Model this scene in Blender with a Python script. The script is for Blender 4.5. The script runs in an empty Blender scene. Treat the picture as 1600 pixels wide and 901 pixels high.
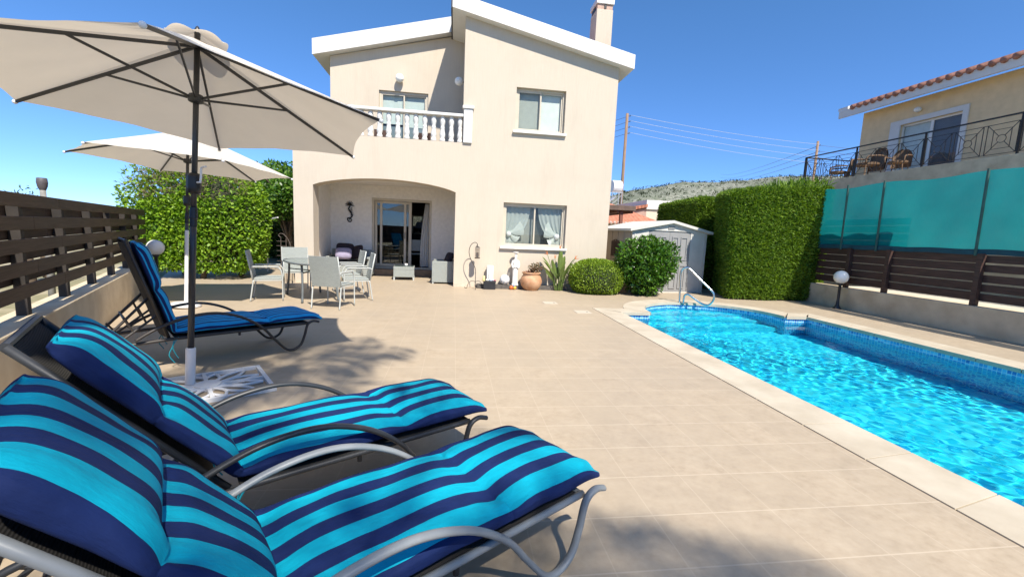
import bpy, bmesh, math, random
import numpy as np
from mathutils import Vector, Matrix
S = bpy.context.scene
COL = S.collection
rnd = random.Random(11)
NP = np.random.RandomState(5)
PI = math.pi

# ------------------------------------------------------------------ materials
def lin(r, g, b):
    f = lambda c: (c / 255 / 12.92) if c / 255 <= .04045 else ((c / 255 + .055) / 1.055) ** 2.4
    return (f(r), f(g), f(b))

class NT:
    def __init__(s, name):
        s.m = bpy.data.materials.new(name); s.m.use_nodes = True
        s.t = s.m.node_tree; s.t.nodes.clear()
        s.out = s.n('ShaderNodeOutputMaterial')
    def n(s, typ, **kw):
        nd = s.t.nodes.new(typ)
        for k, v in kw.items():
            if k.startswith('i_'): nd.inputs[int(k[2:]) if k[2:].isdigit() else k[2:].replace('_', ' ')].default_value = v
            else: setattr(nd, k, v)
        return nd
    def l(s, a, b): s.t.links.new(a, b)
    def ramp(s, fac, stops, interp='LINEAR'):
        r = s.n('ShaderNodeValToRGB'); r.color_ramp.interpolation = interp
        e = r.color_ramp.elements
        while len(e) < len(stops): e.new(.5)
        for k, (p, c) in enumerate(stops):
            e[k].position = p; e[k].color = (*c, 1) if len(c) == 3 else c
        s.l(fac, r.inputs[0]); return r.outputs[0]
    def math(s, op, a, b=None):
        m = s.n('ShaderNodeMath', operation=op)
        for i, x in enumerate((a, b)):
            if x is None: continue
            if isinstance(x, (int, float)): m.inputs[i].default_value = x
            else: s.l(x, m.inputs[i])
        return m.outputs[0]
    def mix(s, fac, a, b, mode='MIX'):
        m = s.n('ShaderNodeMix', data_type='RGBA', blend_type=mode)
        for i, x in ((0, fac), (6, a), (7, b)):
            if isinstance(x, (int, float)): m.inputs[i].default_value = x
            elif isinstance(x, tuple): m.inputs[i].default_value = (*x, 1)
            else: s.l(x, m.inputs[i])
        return m.outputs[2]
    def coords(s, kind='Object', scale=(1, 1, 1), rot=(0, 0, 0), loc=(0, 0, 0)):
        tc = s.n('ShaderNodeTexCoord'); mp = s.n('ShaderNodeMapping')
        mp.inputs['Scale'].default_value = scale; mp.inputs['Rotation'].default_value = rot; mp.inputs['Location'].default_value = loc
        s.l(tc.outputs[kind], mp.inputs[0]); return mp.outputs[0]
    def noise(s, vec, scale, detail=4, rough=.55):
        n = s.n('ShaderNodeTexNoise'); n.inputs['Scale'].default_value = scale
        n.inputs['Detail'].default_value = detail; n.inputs['Roughness'].default_value = rough
        s.l(vec, n.inputs['Vector']); return n.outputs['Fac']
    def bump(s, h, strength=.3, dist=.01):
        b = s.n('ShaderNodeBump'); b.inputs['Strength'].default_value = strength; b.inputs['Distance'].default_value = dist
        s.l(h, b.inputs['Height']); return b.outputs[0]
    def pbr(s, col, rough=.6, metal=0, normal=None, spec=.5, **kw):
        p = s.n('ShaderNodeBsdfPrincipled')
        if isinstance(col, tuple): p.inputs['Base Color'].default_value = (*col, 1)
        else: s.l(col, p.inputs['Base Color'])
        if isinstance(rough, (int, float)): p.inputs['Roughness'].default_value = rough
        else: s.l(rough, p.inputs['Roughness'])
        p.inputs['Metallic'].default_value = metal
        p.inputs['Specular IOR Level'].default_value = spec
        if normal is not None: s.l(normal, p.inputs['Normal'])
        return p
    def end(s, sh):
        s.l(sh if not hasattr(sh, 'outputs') else sh.outputs[0], s.out.inputs[0]); return s.m

def M(name, col, rough=.6, var=.12, vs=6, bump=.0, bs=80, bd=.004, metal=0, spec=.5, st=(1, 1, 1), col2=None, lo=.35, hi=.65):
    t = NT(name); v = t.coords('Object', st)
    n = t.noise(v, vs, 5)
    c2 = col2 or tuple(min(1, c * (1 + var)) for c in col); c1 = tuple(c * (1 - var) for c in col) if col2 is None else col
    c = t.ramp(n, [(lo, c1), (hi, c2)])
    nor = t.bump(t.noise(v, bs, 3), bump, bd) if bump else None
    return t.end(t.pbr(c, rough, metal, nor, spec))

def leafmat(name, cols, trans=.3, rough=.45):
    t = NT(name); g = t.n('ShaderNodeNewGeometry')
    k = len(cols)
    c = t.ramp(g.outputs['Random Per Island'], [(i / max(1, k - 1), cc) for i, cc in enumerate(cols)])
    p = t.pbr(c, rough, 0, None, .4)
    tr = t.n('ShaderNodeBsdfTranslucent'); c2 = t.mix(1.0, c, (1.3, 1.35, .5), 'MULTIPLY'); t.l(c2, tr.inputs[0])
    mx = t.n('ShaderNodeMixShader'); mx.inputs[0].default_value = trans
    t.l(p.outputs[0], mx.inputs[1]); t.l(tr.outputs[0], mx.inputs[2])
    return t.end(mx)

def glassmat(name, tint=(.8, .85, .85), refl=.14, rough=.0):
    t = NT(name); tr = t.n('ShaderNodeBsdfTransparent'); tr.inputs[0].default_value = (*tint, 1)
    gl = t.n('ShaderNodeBsdfGlossy'); gl.inputs['Roughness'].default_value = rough; gl.inputs[0].default_value = (1, 1, 1, 1)
    lw = t.n('ShaderNodeLayerWeight'); lw.inputs[0].default_value = .5
    f = t.math('ADD', t.math('MULTIPLY', t.math('POWER', lw.outputs['Facing'], 5.0), .85), .04 + refl)
    mx = t.n('ShaderNodeMixShader'); t.l(f, mx.inputs[0]); t.l(tr.outputs[0], mx.inputs[1]); t.l(gl.outputs[0], mx.inputs[2])
    return t.end(mx)

def clothmat(name, col, trans=.3, transp=0., rough=.85, var=.06, vs=5, bump=.15, bs=300, col_t=None):
    t = NT(name); v = t.coords('Object')
    c = t.ramp(t.noise(v, vs, 4), [(.3, tuple(x * (1 - var) for x in col)), (.7, tuple(min(1, x * (1 + var)) for x in col))])
    nor = t.bump(t.noise(v, bs, 2), bump, .002)
    p = t.pbr(c, rough, 0, nor, .2)
    tr = t.n('ShaderNodeBsdfTranslucent'); tr.inputs[0].default_value = (*(col_t or col), 1)
    mx = t.n('ShaderNodeMixShader'); mx.inputs[0].default_value = trans
    t.l(p.outputs[0], mx.inputs[1]); t.l(tr.outputs[0], mx.inputs[2])
    if transp:
        tp = t.n('ShaderNodeBsdfTransparent'); m2 = t.n('ShaderNodeMixShader'); m2.inputs[0].default_value = transp
        t.l(mx.outputs[0], m2.inputs[1]); t.l(tp.outputs[0], m2.inputs[2]); mx = m2
    return t.end(mx)

def gridlines(t, u, period, off, half):
    f = t.math('FRACT', t.math('DIVIDE', t.math('SUBTRACT', u, off), period))
    d = t.math('MULTIPLY', t.math('MINIMUM', f, t.math('SUBTRACT', 1.0, f)), period)
    return t.math('LESS_THAN', d, half)
def cellrand(t, u, v, pu, pv, ou=0., ov=0.):
    cx = t.math('FLOOR', t.math('DIVIDE', t.math('SUBTRACT', u, ou), pu)); cy = t.math('FLOOR', t.math('DIVIDE', t.math('SUBTRACT', v, ov), pv))
    cb = t.n('ShaderNodeCombineXYZ'); t.l(cx, cb.inputs[0]); t.l(cy, cb.inputs[1])
    w = t.n('ShaderNodeTexWhiteNoise', noise_dimensions='3D'); t.l(cb.outputs[0], w.inputs[0])
    return w.outputs[0]

def deckmat():
    t = NT('deck_tiles'); v = t.coords('Object'); s = t.n('ShaderNodeSeparateXYZ'); t.l(v, s.inputs[0])
    x, y = s.outputs[0], s.outputs[1]
    gx_, gy_ = gridlines(t, x, .345, 1.085, .0034), gridlines(t, y, .363, 1.63, .0042)
    g = t.math('MAXIMUM', t.math('MULTIPLY', gx_, .55), gy_)
    rc = cellrand(t, x, y, .345, .363, 1.085, 1.63)
    n1 = t.math('ADD', t.math('MULTIPLY', t.noise(v, 6, 8, .72), .6), t.math('MULTIPLY', t.noise(v, 23, 5, .6), .4)); n2 = t.noise(v, 1.1, 3)
    c = t.ramp(n1, [(.31, (.335, .262, .180)), (.47, (.412, .330, .235)), (.66, (.480, .395, .290))])
    c = t.mix(t.math('MULTIPLY', rc, .5), c, (.40, .325, .235))
    c = t.mix(t.ramp(n2, [(.42, (0, 0, 0)), (.7, (.35, .35, .35))]), c, (.33, .275, .21))
    blot = t.ramp(t.noise(v, 2.6, 6, .7), [(.52, (0, 0, 0)), (.75, (.3, .3, .3))])
    c = t.mix(blot, c, (.31, .25, .185))
    c = t.mix(t.math('MULTIPLY', g, .46), c, (.58, .49, .37))
    h = t.math('ADD', t.math('MULTIPLY', g, -.6), t.math('MULTIPLY', n1, .35))
    rough = t.ramp(n1, [(.3, (.42,) * 3), (.7, (.62,) * 3)])
    return t.end(t.pbr(c, rough, 0, t.bump(h, .25, .004), .35))

def mosaicmat(name, cols, grout, p=.05, gw=.003):
    t = NT(name); tc = t.n('ShaderNodeUVMap'); s = t.n('ShaderNodeSeparateXYZ'); t.l(tc.outputs[0], s.inputs[0])
    x, y = s.outputs[0], s.outputs[1]
    g = t.math('MAXIMUM', gridlines(t, x, p, 0, gw), gridlines(t, y, p, 0, gw))
    k = len(cols)
    c = t.ramp(cellrand(t, x, y, p, p), [(i / k, cc) for i, cc in enumerate(cols)], 'CONSTANT')
    c = t.mix(g, c, grout)
    return t.end(t.pbr(c, .25, 0, None, .5))

# ------------------------------------------------------------------ mesh builder
class MB:
    def __init__(s): s.v = []; s.f = []; s.uv = {}
    def add(s, vs, fs):
        o = len(s.v); s.v += [tuple(v) for v in vs]; s.f += [tuple(i + o for i in f) for f in fs]; return s
    def box(s, x0, x1, y0, y1, z0, z1):
        return s.add([(x0, y0, z0), (x1, y0, z0), (x1, y1, z0), (x0, y1, z0), (x0, y0, z1), (x1, y0, z1), (x1, y1, z1), (x0, y1, z1)],
                     [(3, 2, 1, 0), (4, 5, 6, 7), (0, 1, 5, 4), (1, 2, 6, 5), (2, 3, 7, 6), (3, 0, 4, 7)])
    def obox(s, c, a, b, d):
        c, a, b, d = map(Vector, (c, a, b, d))
        vs = [c + i * a + j * b + k * d for k in (-1, 1) for i, j in ((-1, -1), (1, -1), (1, 1), (-1, 1))]
        return s.add(vs, [(3, 2, 1, 0), (4, 5, 6, 7), (0, 1, 5, 4), (1, 2, 6, 5), (2, 3, 7, 6), (3, 0, 4, 7)])
    def bar(s, p, q, w, h, up=(0, 0, 1)):
        p, q, up = Vector(p), Vector(q), Vector(up); d = (q - p)
        b = d.cross(up)
        if b.length < 1e-6: b = d.cross(Vector((1, 0, 0)))
        b.normalize(); c = b.cross(d).normalized()
        return s.obox((p + q) / 2, d / 2, b * w / 2, c * h / 2)
    def tube(s, pts, r, n=8, cap=True, flat=1.0, ref=None):
        pts = [Vector(p) for p in pts]; k = len(pts); rs = r if isinstance(r, (list, tuple)) else [r] * k
        o = len(s.v); t0 = (pts[1] - pts[0]).normalized()
        a = Vector(ref) if ref else (Vector((0, 0, 1)) if abs(t0.z) < .9 else Vector((1, 0, 0)))
        for i, p in enumerate(pts):
            t = (pts[min(i + 1, k - 1)] - pts[max(i - 1, 0)]).normalized()
            b = t.cross(a)
            if b.length < 1e-6: b = t.orthogonal()
            b.normalize(); a2 = b.cross(t)
            if not ref: a = a2
            for j in range(n):
                an = 2 * PI * j / n; v = p + b * math.cos(an) * rs[i] + a2 * math.sin(an) * rs[i] * flat
                s.v.append(tuple(v))
        for i in range(k - 1):
            for j in range(n):
                s.f.append((o + i * n + j, o + i * n + (j + 1) % n, o + (i + 1) * n + (j + 1) % n, o + (i + 1) * n + j))
        if cap: s.f.append(tuple(o + j for j in reversed(range(n)))); s.f.append(tuple(o + (k - 1) * n + j for j in range(n)))
        return s
    def lathe(s, prof, c=(0, 0, 0), n=16):
        o = len(s.v); k = len(prof)
        for r, z in prof:
            for j in range(n): s.v.append((c[0] + r * math.cos(2 * PI * j / n), c[1] + r * math.sin(2 * PI * j / n), c[2] + z))
        for i in range(k - 1):
            for j in range(n): s.f.append((o + i * n + j, o + i * n + (j + 1) % n, o + (i + 1) * n + (j + 1) % n, o + (i + 1) * n + j))
        s.f.append(tuple(o + j for j in reversed(range(n)))); s.f.append(tuple(o + (k - 1) * n + j for j in range(n)))
        return s
    def ball(s, c, r, n=16, sz=1.0):
        m = n // 2
        return s.lathe([(max(1e-4, r * math.sin(PI * i / m)), -r * sz * math.cos(PI * i / m)) for i in range(m + 1)], c, n)
    def sheet(s, fn, nu, nv, closeu=False):
        o = len(s.v)
        for i in range(nu + 1):
            for j in range(nv + 1): s.v.append(tuple(fn(i / nu, j / nv)))
        for i in range(nu):
            for j in range(nv):
                a = o + i * (nv + 1) + j; s.f.append((a, a + nv + 1, a + nv + 2, a + 1))
        return s
    def fill(s, loops, fn):
        bm = bmesh.new(); es = []
        for L in loops:
            vs = [bm.verts.new((x, y, 0)) for x, y in L]
            es += [bm.edges.new((vs[i], vs[(i + 1) % len(vs)])) for i in range(len(vs))]
        bmesh.ops.triangle_fill(bm, use_beauty=True, use_dissolve=False, edges=es, normal=(0, 0, 1))
        bm.verts.index_update()
        vs = [fn(v.co.x, v.co.y) for v in bm.verts]; fs = []
        for f in bm.faces:
            fs.append(tuple(v.index for v in f.verts))
        bm.free(); return s.add(vs, fs)
    def wall(s, loop, fn, fn2):      # strip between two copies of a loop
        n = len(loop); a = [fn(x, y) for x, y in loop]; b = [fn2(x, y) for x, y in loop]
        return s.add(a + b, [(i, (i + 1) % n, n + (i + 1) % n, n + i) for i in range(n)])
    def prism(s, loop, fn, fn2):
        s.fill([loop], fn); s.fill([loop], fn2); return s.wall(loop, fn, fn2)
    def xf(s, mat):
        s.v = [tuple(mat @ Vector(v)) for v in s.v]; return s
    def build(s, name, mat, parent=None, smooth=False, bevel=0, org=None, sub=0, fixn=True):
        me = bpy.data.meshes.new(name)
        if org is not None: s.v = [(v[0] - org[0], v[1] - org[1], v[2] - org[2]) for v in s.v]
        me.from_pydata(s.v, [], s.f); me.update()
        if fixn:
            bm = bmesh.new(); bm.from_mesh(me); bmesh.ops.recalc_face_normals(bm, faces=bm.faces); bm.to_mesh(me); bm.free()
        if smooth: me.polygons.foreach_set('use_smooth', [True] * len(me.polygons))
        me.materials.append(mat)
        o = bpy.data.objects.new(name, me); COL.objects.link(o)
        if parent: o.parent = parent
        if bevel:
            b = o.modifiers.new('bevel', 'BEVEL'); b.width = bevel; b.segments = 2; b.limit_method = 'ANGLE'; b.angle_limit = .6
        if smooth == 'auto':
            try:
                for e in me.edges: pass
                me.set_sharp_from_angle(angle=.7)
            except Exception: pass
        return o

def tag(o, label=None, cat=None, group=None, kind=None):
    if label: o['label'] = label
    if cat: o['category'] = cat
    if group: o['group'] = group
    if kind: o['kind'] = kind
    return o
def thing(name, label, cat, loc=(0, 0, 0), rz=0, group=None):
    o = bpy.data.objects.new(name, None); COL.objects.link(o); o.empty_display_size = .2
    o.location = loc; o.rotation_euler = (0, 0, rz)
    return tag(o, label, cat, group)
def copy_tree(o, parent=None):
    c = o.copy(); COL.objects.link(c)
    if parent: c.parent = parent
    for ch in list(o.children): copy_tree(ch, c)
    return c
def spline(pts, n=8):
    pts = [Vector(p) for p in pts]; out = []
    for i in range(len(pts) - 1):
        p0, p1, p2, p3 = pts[max(i - 1, 0)], pts[i], pts[i + 1], pts[min(i + 2, len(pts) - 1)]
        for k in range(n):
            t = k / n
            out.append(.5 * ((2 * p1) + (p2 - p0) * t + (2 * p0 - 5 * p1 + 4 * p2 - p3) * t * t + (3 * p1 - p0 - 3 * p2 + p3) * t ** 3))
    out.append(pts[-1]); return out

# ------------------------------------------------------------------ leaves (numpy)
def nrm(a): return a / np.maximum(np.linalg.norm(a, axis=1, keepdims=True), 1e-9)
def lump(P, f=2.0, seed=0):
    r = np.random.RandomState(seed); o = np.zeros(len(P))
    for k in range(7):
        d = r.randn(3); d /= np.linalg.norm(d); o += np.sin(P @ d * f * (1 + .5 * k) + r.rand() * 6.28) / (1 + .5 * k)
    return o / 2.2
def leaves(name, P, N, L, W, mat, parent=None, org=(0, 0, 0), out=.5, up=0., shape='diamond'):
    n = len(P); d = nrm(NP.randn(n, 3) + N * out * 1.7 + np.array([0, 0, up])); t = nrm(np.cross(d, NP.randn(n, 3) + N * .8))
    nn = np.cross(d, t)
    l = (L * (.6 + .8 * NP.rand(n)))[:, None]; w = (W * (.6 + .8 * NP.rand(n)))[:, None]
    P = P - np.array(org)
    V = np.stack([P, P + d * l * .45 + t * w * .5 + nn * w * .18, P + d * l - nn * l * .12, P + d * l * .45 - t * w * .5 + nn * w * .18], 1).reshape(-1, 3)
    me = bpy.data.meshes.new(name); me.vertices.add(4 * n); me.vertices.foreach_set('co', V.astype(np.float32).ravel())
    me.loops.add(4 * n); me.loops.foreach_set('vertex_index', np.arange(4 * n, dtype=np.int32))
    me.polygons.add(n); me.polygons.foreach_set('loop_start', np.arange(0, 4 * n, 4, dtype=np.int32))
    me.update(calc_edges=True); me.materials.append(mat)
    o = bpy.data.objects.new(name, me); COL.objects.link(o)
    if parent: o.parent = parent
    return o
def blob(c, r, n, m=2., lumpy=.1, lf=2.2, depth=.12, seed=0, zmin=None):
    d = nrm(NP.randn(n, 3)); r = np.array(r); s = (np.abs(d / r) ** m).sum(1) ** (-1 / m)
    P = d * s[:, None]; N = nrm(np.sign(d) * np.abs(P / r) ** (m - 1) / r)
    P = P * (1 + lumpy * lump(P, lf, seed))[:, None]; P = P - N * (NP.rand(n) ** 1.6 * depth)[:, None]
    P = P + np.array(c)
    if zmin is not None:
        k = P[:, 2] > zmin; P, N = P[k], N[k]
    return P, N
def boxpts(x0, x1, y0, y1, z0, z1, dens, faces='fblrt', depth=.1, lumpy=.05, lf=2.5, seed=0):
    Ps, Ns = [], []
    spec = dict(f=((x0, x1), (z0, z1), lambda a, b: np.stack([a, a * 0 + y0, b], 1), (0, -1, 0)), b=((x0, x1), (z0, z1), lambda a, b: np.stack([a, a * 0 + y1, b], 1), (0, 1, 0)),
                l=((y0, y1), (z0, z1), lambda a, b: np.stack([a * 0 + x0, a, b], 1), (-1, 0, 0)), r=((y0, y1), (z0, z1), lambda a, b: np.stack([a * 0 + x1, a, b], 1), (1, 0, 0)),
                t=((x0, x1), (y0, y1), lambda a, b: np.stack([a, b, a * 0 + z1], 1), (0, 0, 1)))
    for k in faces:
        (a0, a1), (b0, b1), fn, nn = spec[k]; n = int(dens * (a1 - a0) * (b1 - b0))
        P = fn(a0 + NP.rand(n) * (a1 - a0), b0 + NP.rand(n) * (b1 - b0)); Ps.append(P); Ns.append(np.tile(np.array(nn, float), (n, 1)))
    P = np.concatenate(Ps); N = np.concatenate(Ns)
    # rounded edges
    c = np.array([(x0 + x1) / 2, (y0 + y1) / 2, (z0 + z1) / 2]); h = np.array([(x1 - x0) / 2, (y1 - y0) / 2, (z1 - z0) / 2]); R = .18
    q = P - c; inner = np.clip(q, -(h - R), h - R); dd = q - inner; ln = np.linalg.norm(dd, axis=1, keepdims=True)
    q = np.where(ln > R, inner + dd / np.maximum(ln, 1e-6) * R, q); P = c + q; N = nrm(N + dd * 3)
    P = P + N * (lumpy * lump(P, lf, seed))[:, None] - N * (NP.rand(len(P)) ** 1.5 * depth)[:, None]
    return P, N
# ------------------------------------------------------------------ camera, sun, sky
H = 1.45
yaw, pit, rol = .137733, .125822, .043349
f_ = Vector((math.sin(yaw) * math.cos(pit), math.cos(yaw) * math.cos(pit), -math.sin(pit)))
r_ = Vector((math.cos(yaw), -math.sin(yaw), 0)); u_ = r_.cross(f_)
r2 = math.cos(rol) * r_ + math.sin(rol) * u_; u2 = -math.sin(rol) * r_ + math.cos(rol) * u_
cd = bpy.data.cameras.new('camera'); cam = bpy.data.objects.new('camera', cd); COL.objects.link(cam)
mw = Matrix((r2, u2, -f_)).transposed().to_4x4(); mw.translation = (0, 0, H); cam.matrix_world = mw
cd.sensor_width = 36; cd.lens = 672.48 * 36 / 1600; cd.clip_start = .05; cd.clip_end = 9000
S.camera = cam
SUN_EL, SUN_AZ = math.radians(51), math.radians(20)       # azimuth from straight behind the camera towards +X
sv = Vector((math.sin(SUN_AZ) * math.cos(SUN_EL), -math.cos(SUN_AZ) * math.cos(SUN_EL), math.sin(SUN_EL)))
sd = bpy.data.lights.new('sun', 'SUN'); sd.energy = 5.0; sd.angle = math.radians(.8); sd.color = (1, .93, .82)
so = bpy.data.objects.new('sun', sd); COL.objects.link(so); so.rotation_euler = sv.to_track_quat('Z', 'Y').to_euler(); so.location = (5, -10, 20)
w = bpy.data.worlds.new('World'); S.world = w; w.use_nodes = True
wt = w.node_tree; bg = wt.nodes['Background']
sk = wt.nodes.new('ShaderNodeTexSky'); sk.sky_type = 'NISHITA'; sk.sun_disc = False
sk.sun_elevation = SUN_EL; sk.sun_rotation = math.radians(180) - SUN_AZ
sk.air_density = .62; sk.dust_density = .1; sk.ozone_density = 3.0; sk.altitude = 50
hs = wt.nodes.new('ShaderNodeMix'); hs.data_type = 'RGBA'; hs.blend_type = 'MULTIPLY'; hs.inputs[0].default_value = 1; tcw = wt.nodes.new('ShaderNodeTexCoord'); spw = wt.nodes.new('ShaderNodeSeparateXYZ'); rpw = wt.nodes.new('ShaderNodeValToRGB'); wt.links.new(tcw.outputs['Generated'], spw.inputs[0]); wt.links.new(spw.outputs[2], rpw.inputs[0])
rpw.color_ramp.elements[0].position = 0; rpw.color_ramp.elements[0].color = (.44, .58, .84, 1); rpw.color_ramp.elements[1].position = .42; rpw.color_ramp.elements[1].color = (.52, .82, 1.0, 1)
wt.links.new(rpw.outputs[0], hs.inputs[7])
wt.links.new(sk.outputs[0], hs.inputs[6]); wt.links.new(hs.outputs[2], bg.inputs[0]); bg.inputs[1].default_value = .155
S.view_settings.view_transform = 'Standard'; S.view_settings.look = 'None'; S.view_settings.gamma = 1
S.view_settings.use_curve_mapping = False; S.view_settings.exposure = .66
S.cycles.use_denoising = True
S.cycles.max_bounces = 8; S.cycles.transparent_max_bounces = 16; S.cycles.caustics_reflective = False; S.cycles.caustics_refractive = True
S.cycles.sample_clamp_indirect = 6

# ------------------------------------------------------------------ shared materials
m_white = M('white_paint', (.66, .65, .62), .55, .04, 3, .08, 60)
_t = NT('cream_stucco'); _v = _t.coords('Object', (1, 1, .06)); _o = _t.coords('Object')
_c = _t.ramp(_t.noise(_v, 34, 5, .6), [(.3, (.545, .472, .375)), (.7, (.575, .502, .402))])
_c = _t.mix(_t.ramp(_t.noise(_o, .9, 6, .65), [(.5, (0, 0, 0)), (.8, (.35, .35, .35))]), _c, (.44, .375, .295))
_c = _t.mix(_t.ramp(_t.noise(_t.coords('Object', (1.6, 1.6, .22)), 1.7, 5, .7), [(.56, (0, 0, 0)), (.75, (.3, .3, .3))]), _c, (.42, .35, .27))
_h = _t.math('ADD', _t.noise(_v, 60, 3), _t.math('MULTIPLY', _t.noise(_o, 45, 3), .8))
m_stucco = _t.end(_t.pbr(_c, .9, 0, _t.bump(_h, .4, .006), .2))
m_marble = M('white_marble', (.72, .70, .66), .35, .06, 8)
m_alu = M('champagne_aluminium', (.55, .49, .385), .45, .05, 4)
m_aluw = M('white_aluminium', (.75, .74, .70), .4, .03, 4)
m_glass = glassmat('window_glass', (.90, .92, .90), -.02)
m_dark = M('dark_interior', (.022, .018, .016), .8, .2, 3)
m_black = M('black_metal', (.012, .012, .013), .45, .2, 20)
m_wood = M('stained_fence_timber', (.052, .033, .024), .7, .35, 3, .3, 40, st=(3, 3, 14))
m_woodred = M('reddish_fence_timber', (.060, .029, .021), .65, .35, 3, .3, 40, st=(8, 1.2, 14))
m_render = M('grey_rendered_wall', (.50, .39, .255), .9, .14, 2.2, .3, 40, col2=(.68, .56, .39))
m_renderL = M('cream_rendered_wall', (.54, .44, .30), .9, .1, 3, .3, 40, col2=(.66, .56, .40))
m_terra = M('terracotta_tiles', (.34, .16, .115), .8, .25, 9, .2, 40)
m_globe = M('opal_globe', (.85, .85, .82), .25, .02, 3)
m_lampblk = M('lamp_post_paint', (.03, .03, .033), .5, .2, 10)

# ------------------------------------------------------------------ ground, patio, pool
def fence_x(y): return -4.61 - .48058 * (y - 6.34)
IN = .0
cx, cy, RR = 5.38, 8.06, 1.45
pool = [(3.29, -1.5), (7.32, -1.5), (7.32, 7.92), (cx + RR, 7.92)]
NARC = 28
pool += [(cx + RR * math.cos(PI * k / NARC), cy + RR * math.sin(PI * k / NARC)) for k in range(0, NARC + 1)]
pool += [(3.29, cy)]
def offset(loop, d):
    n = len(loop); out = []
    for i in range(n):
        p0, p1, p2 = (Vector(loop[(i + k) % n]) for k in (-1, 0, 1))
        a = (p1 - p0).normalized(); b = (p2 - p1).normalized()
        na, nb = Vector((a.y, -a.x)), Vector((b.y, -b.x)); m = (na + nb)
        if m.length < 1e-5: m = na
        m.normalize(); k = d / max(.5, m.dot(na)); out.append(tuple(p1 + m * k))
    return out
cop_out = []
for x_, y_ in offset(pool, .42):
    if x_ > cx + 1.2 and 7.95 < y_ < 8.345: x_, y_ = (cx + 1.849, 8.34) if x_ < cx + 1.9 else (x_, y_)
    if x_ < cx - 1.2 and 7.9 < y_ < 8.475 and x_ > 3.2: x_, y_ = cx - 1.822, 8.48
    cop_out.append((x_, y_))
def dedupe(L):
    o = []
    for q_ in L:
        if not any(math.dist(q_, z_) < 1e-4 for z_ in o): o.append(q_)
    return o
bigL = 4000
g = MB().fill([[(-bigL, -bigL), (bigL, -bigL), (bigL, bigL), (-bigL, bigL)], [(2.95, -1.8), (7.7, -1.8), (7.7, 9.7), (2.95, 9.7)]], lambda x, y: (x, y, -.03))
tg = NT('dry_ground'); vg = tg.coords('Object')
cg = tg.ramp(tg.noise(vg, .35, 8, .7), [(.35, (.12, .13, .045)), (.5, (.30, .26, .15)), (.65, (.42, .37, .26))])
m_ground = tg.end(tg.pbr(cg, .95))
tag(g.build('ground', m_ground), kind='structure')
p = MB().fill([[(2.25, -8), (9.5, -8), (9.5, 16), (fence_x(16), 16), (fence_x(-8), -8)][0:2] + [(9.5, 16), (fence_x(16), 16), (fence_x(-8), -8)], dedupe(cop_out)], lambda x, y: (x, y, 0))
tag(p.build('patio', deckmat()), kind='structure')
# coping: separate stones with open joints
m_cop = M('coping_stone', (.44, .375, .28), .65, .08, 2.2, .25, 22, .006, col2=(.54, .475, .37))
cp = MB(); n = len(pool); acc = 0
for i in range(n):
    a0, a1 = Vector(pool[i]), Vector(pool[(i + 1) % n]); b0, b1 = Vector(cop_out[i]), Vector(cop_out[(i + 1) % n])
    ln = (a1 - a0).length; k = max(1, round(ln / .5)); d = (a1 - a0).normalized(); nin = Vector((-d.y, d.x)) * .03
    for j in range(k):
        s0, s1 = j / k, (j + 1) / k; gp = .004 / ln if ln > .3 else .0005 / ln
        q = [a0.lerp(a1, s0 + gp) + nin, a0.lerp(a1, s1 - gp) + nin, b0.lerp(b1, s1 - gp), b0.lerp(b1, s0 + gp)]
        vs = [(v.x, v.y, -.05) for v in q] + [(v.x, v.y, .009) for v in q]
        cp.add(vs, [(3, 2, 1, 0), (4, 5, 6, 7), (0, 1, 5, 4), (1, 2, 6, 5), (2, 3, 7, 6), (3, 0, 4, 7)])
tag(cp.build('pool_coping', m_cop, bevel=.006), kind='structure')
m_mos = mosaicmat('blue_mosaic', [(.04, .26, .62), (.07, .38, .72), (.13, .50, .80), (.03, .18, .52), (.20, .58, .84), (.05, .32, .68)], (.50, .68, .80), .052, .004)
m_mosf = mosaicmat('pool_floor_mosaic', [(.05, .62, .84), (.14, .82, .95), (.03, .46, .76), (.26, .88, .95), (.07, .70, .88)], (.24, .80, .92), .075, .004)
def uvmesh(name, quads, mat):
    me = bpy.data.meshes.new(name); vs = []; fs = []; uv = []
    for q in quads:
        o = len(vs); vs += [c[0] for c in q]; uv += [c[1] for c in q]; fs.append(tuple(range(o, o + len(q))))
    me.from_pydata(vs, [], fs); u = me.uv_layers.new(name='UVMap')
    u.data.foreach_set('uv', [x for c in uv for x in c]); me.materials.append(mat); me.update()
    o = bpy.data.objects.new(name, me); COL.objects.link(o); return o
DEP = -1.45
qs = []; acc = 0
for i in range(n):
    a0, a1 = pool[i], pool[(i + 1) % n]; ln = math.dist(a0, a1)
    qs.append([((*a0, -.02), (acc, -.02)), ((*a1, -.02), (acc + ln, -.02)), ((*a1, DEP), (acc + ln, DEP)), ((*a0, DEP), (acc, DEP))]); acc += ln
tag(uvmesh('pool_wall', qs, m_mos), kind='structure')
fl = [[((x, y, DEP), (x, y)) for x, y in ((3.2, -1.6), (7.4, -1.6), (7.4, 9.6), (3.2, 9.6))]]
tag(uvmesh('pool_floor', fl, m_mosf), kind='structure')
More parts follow.
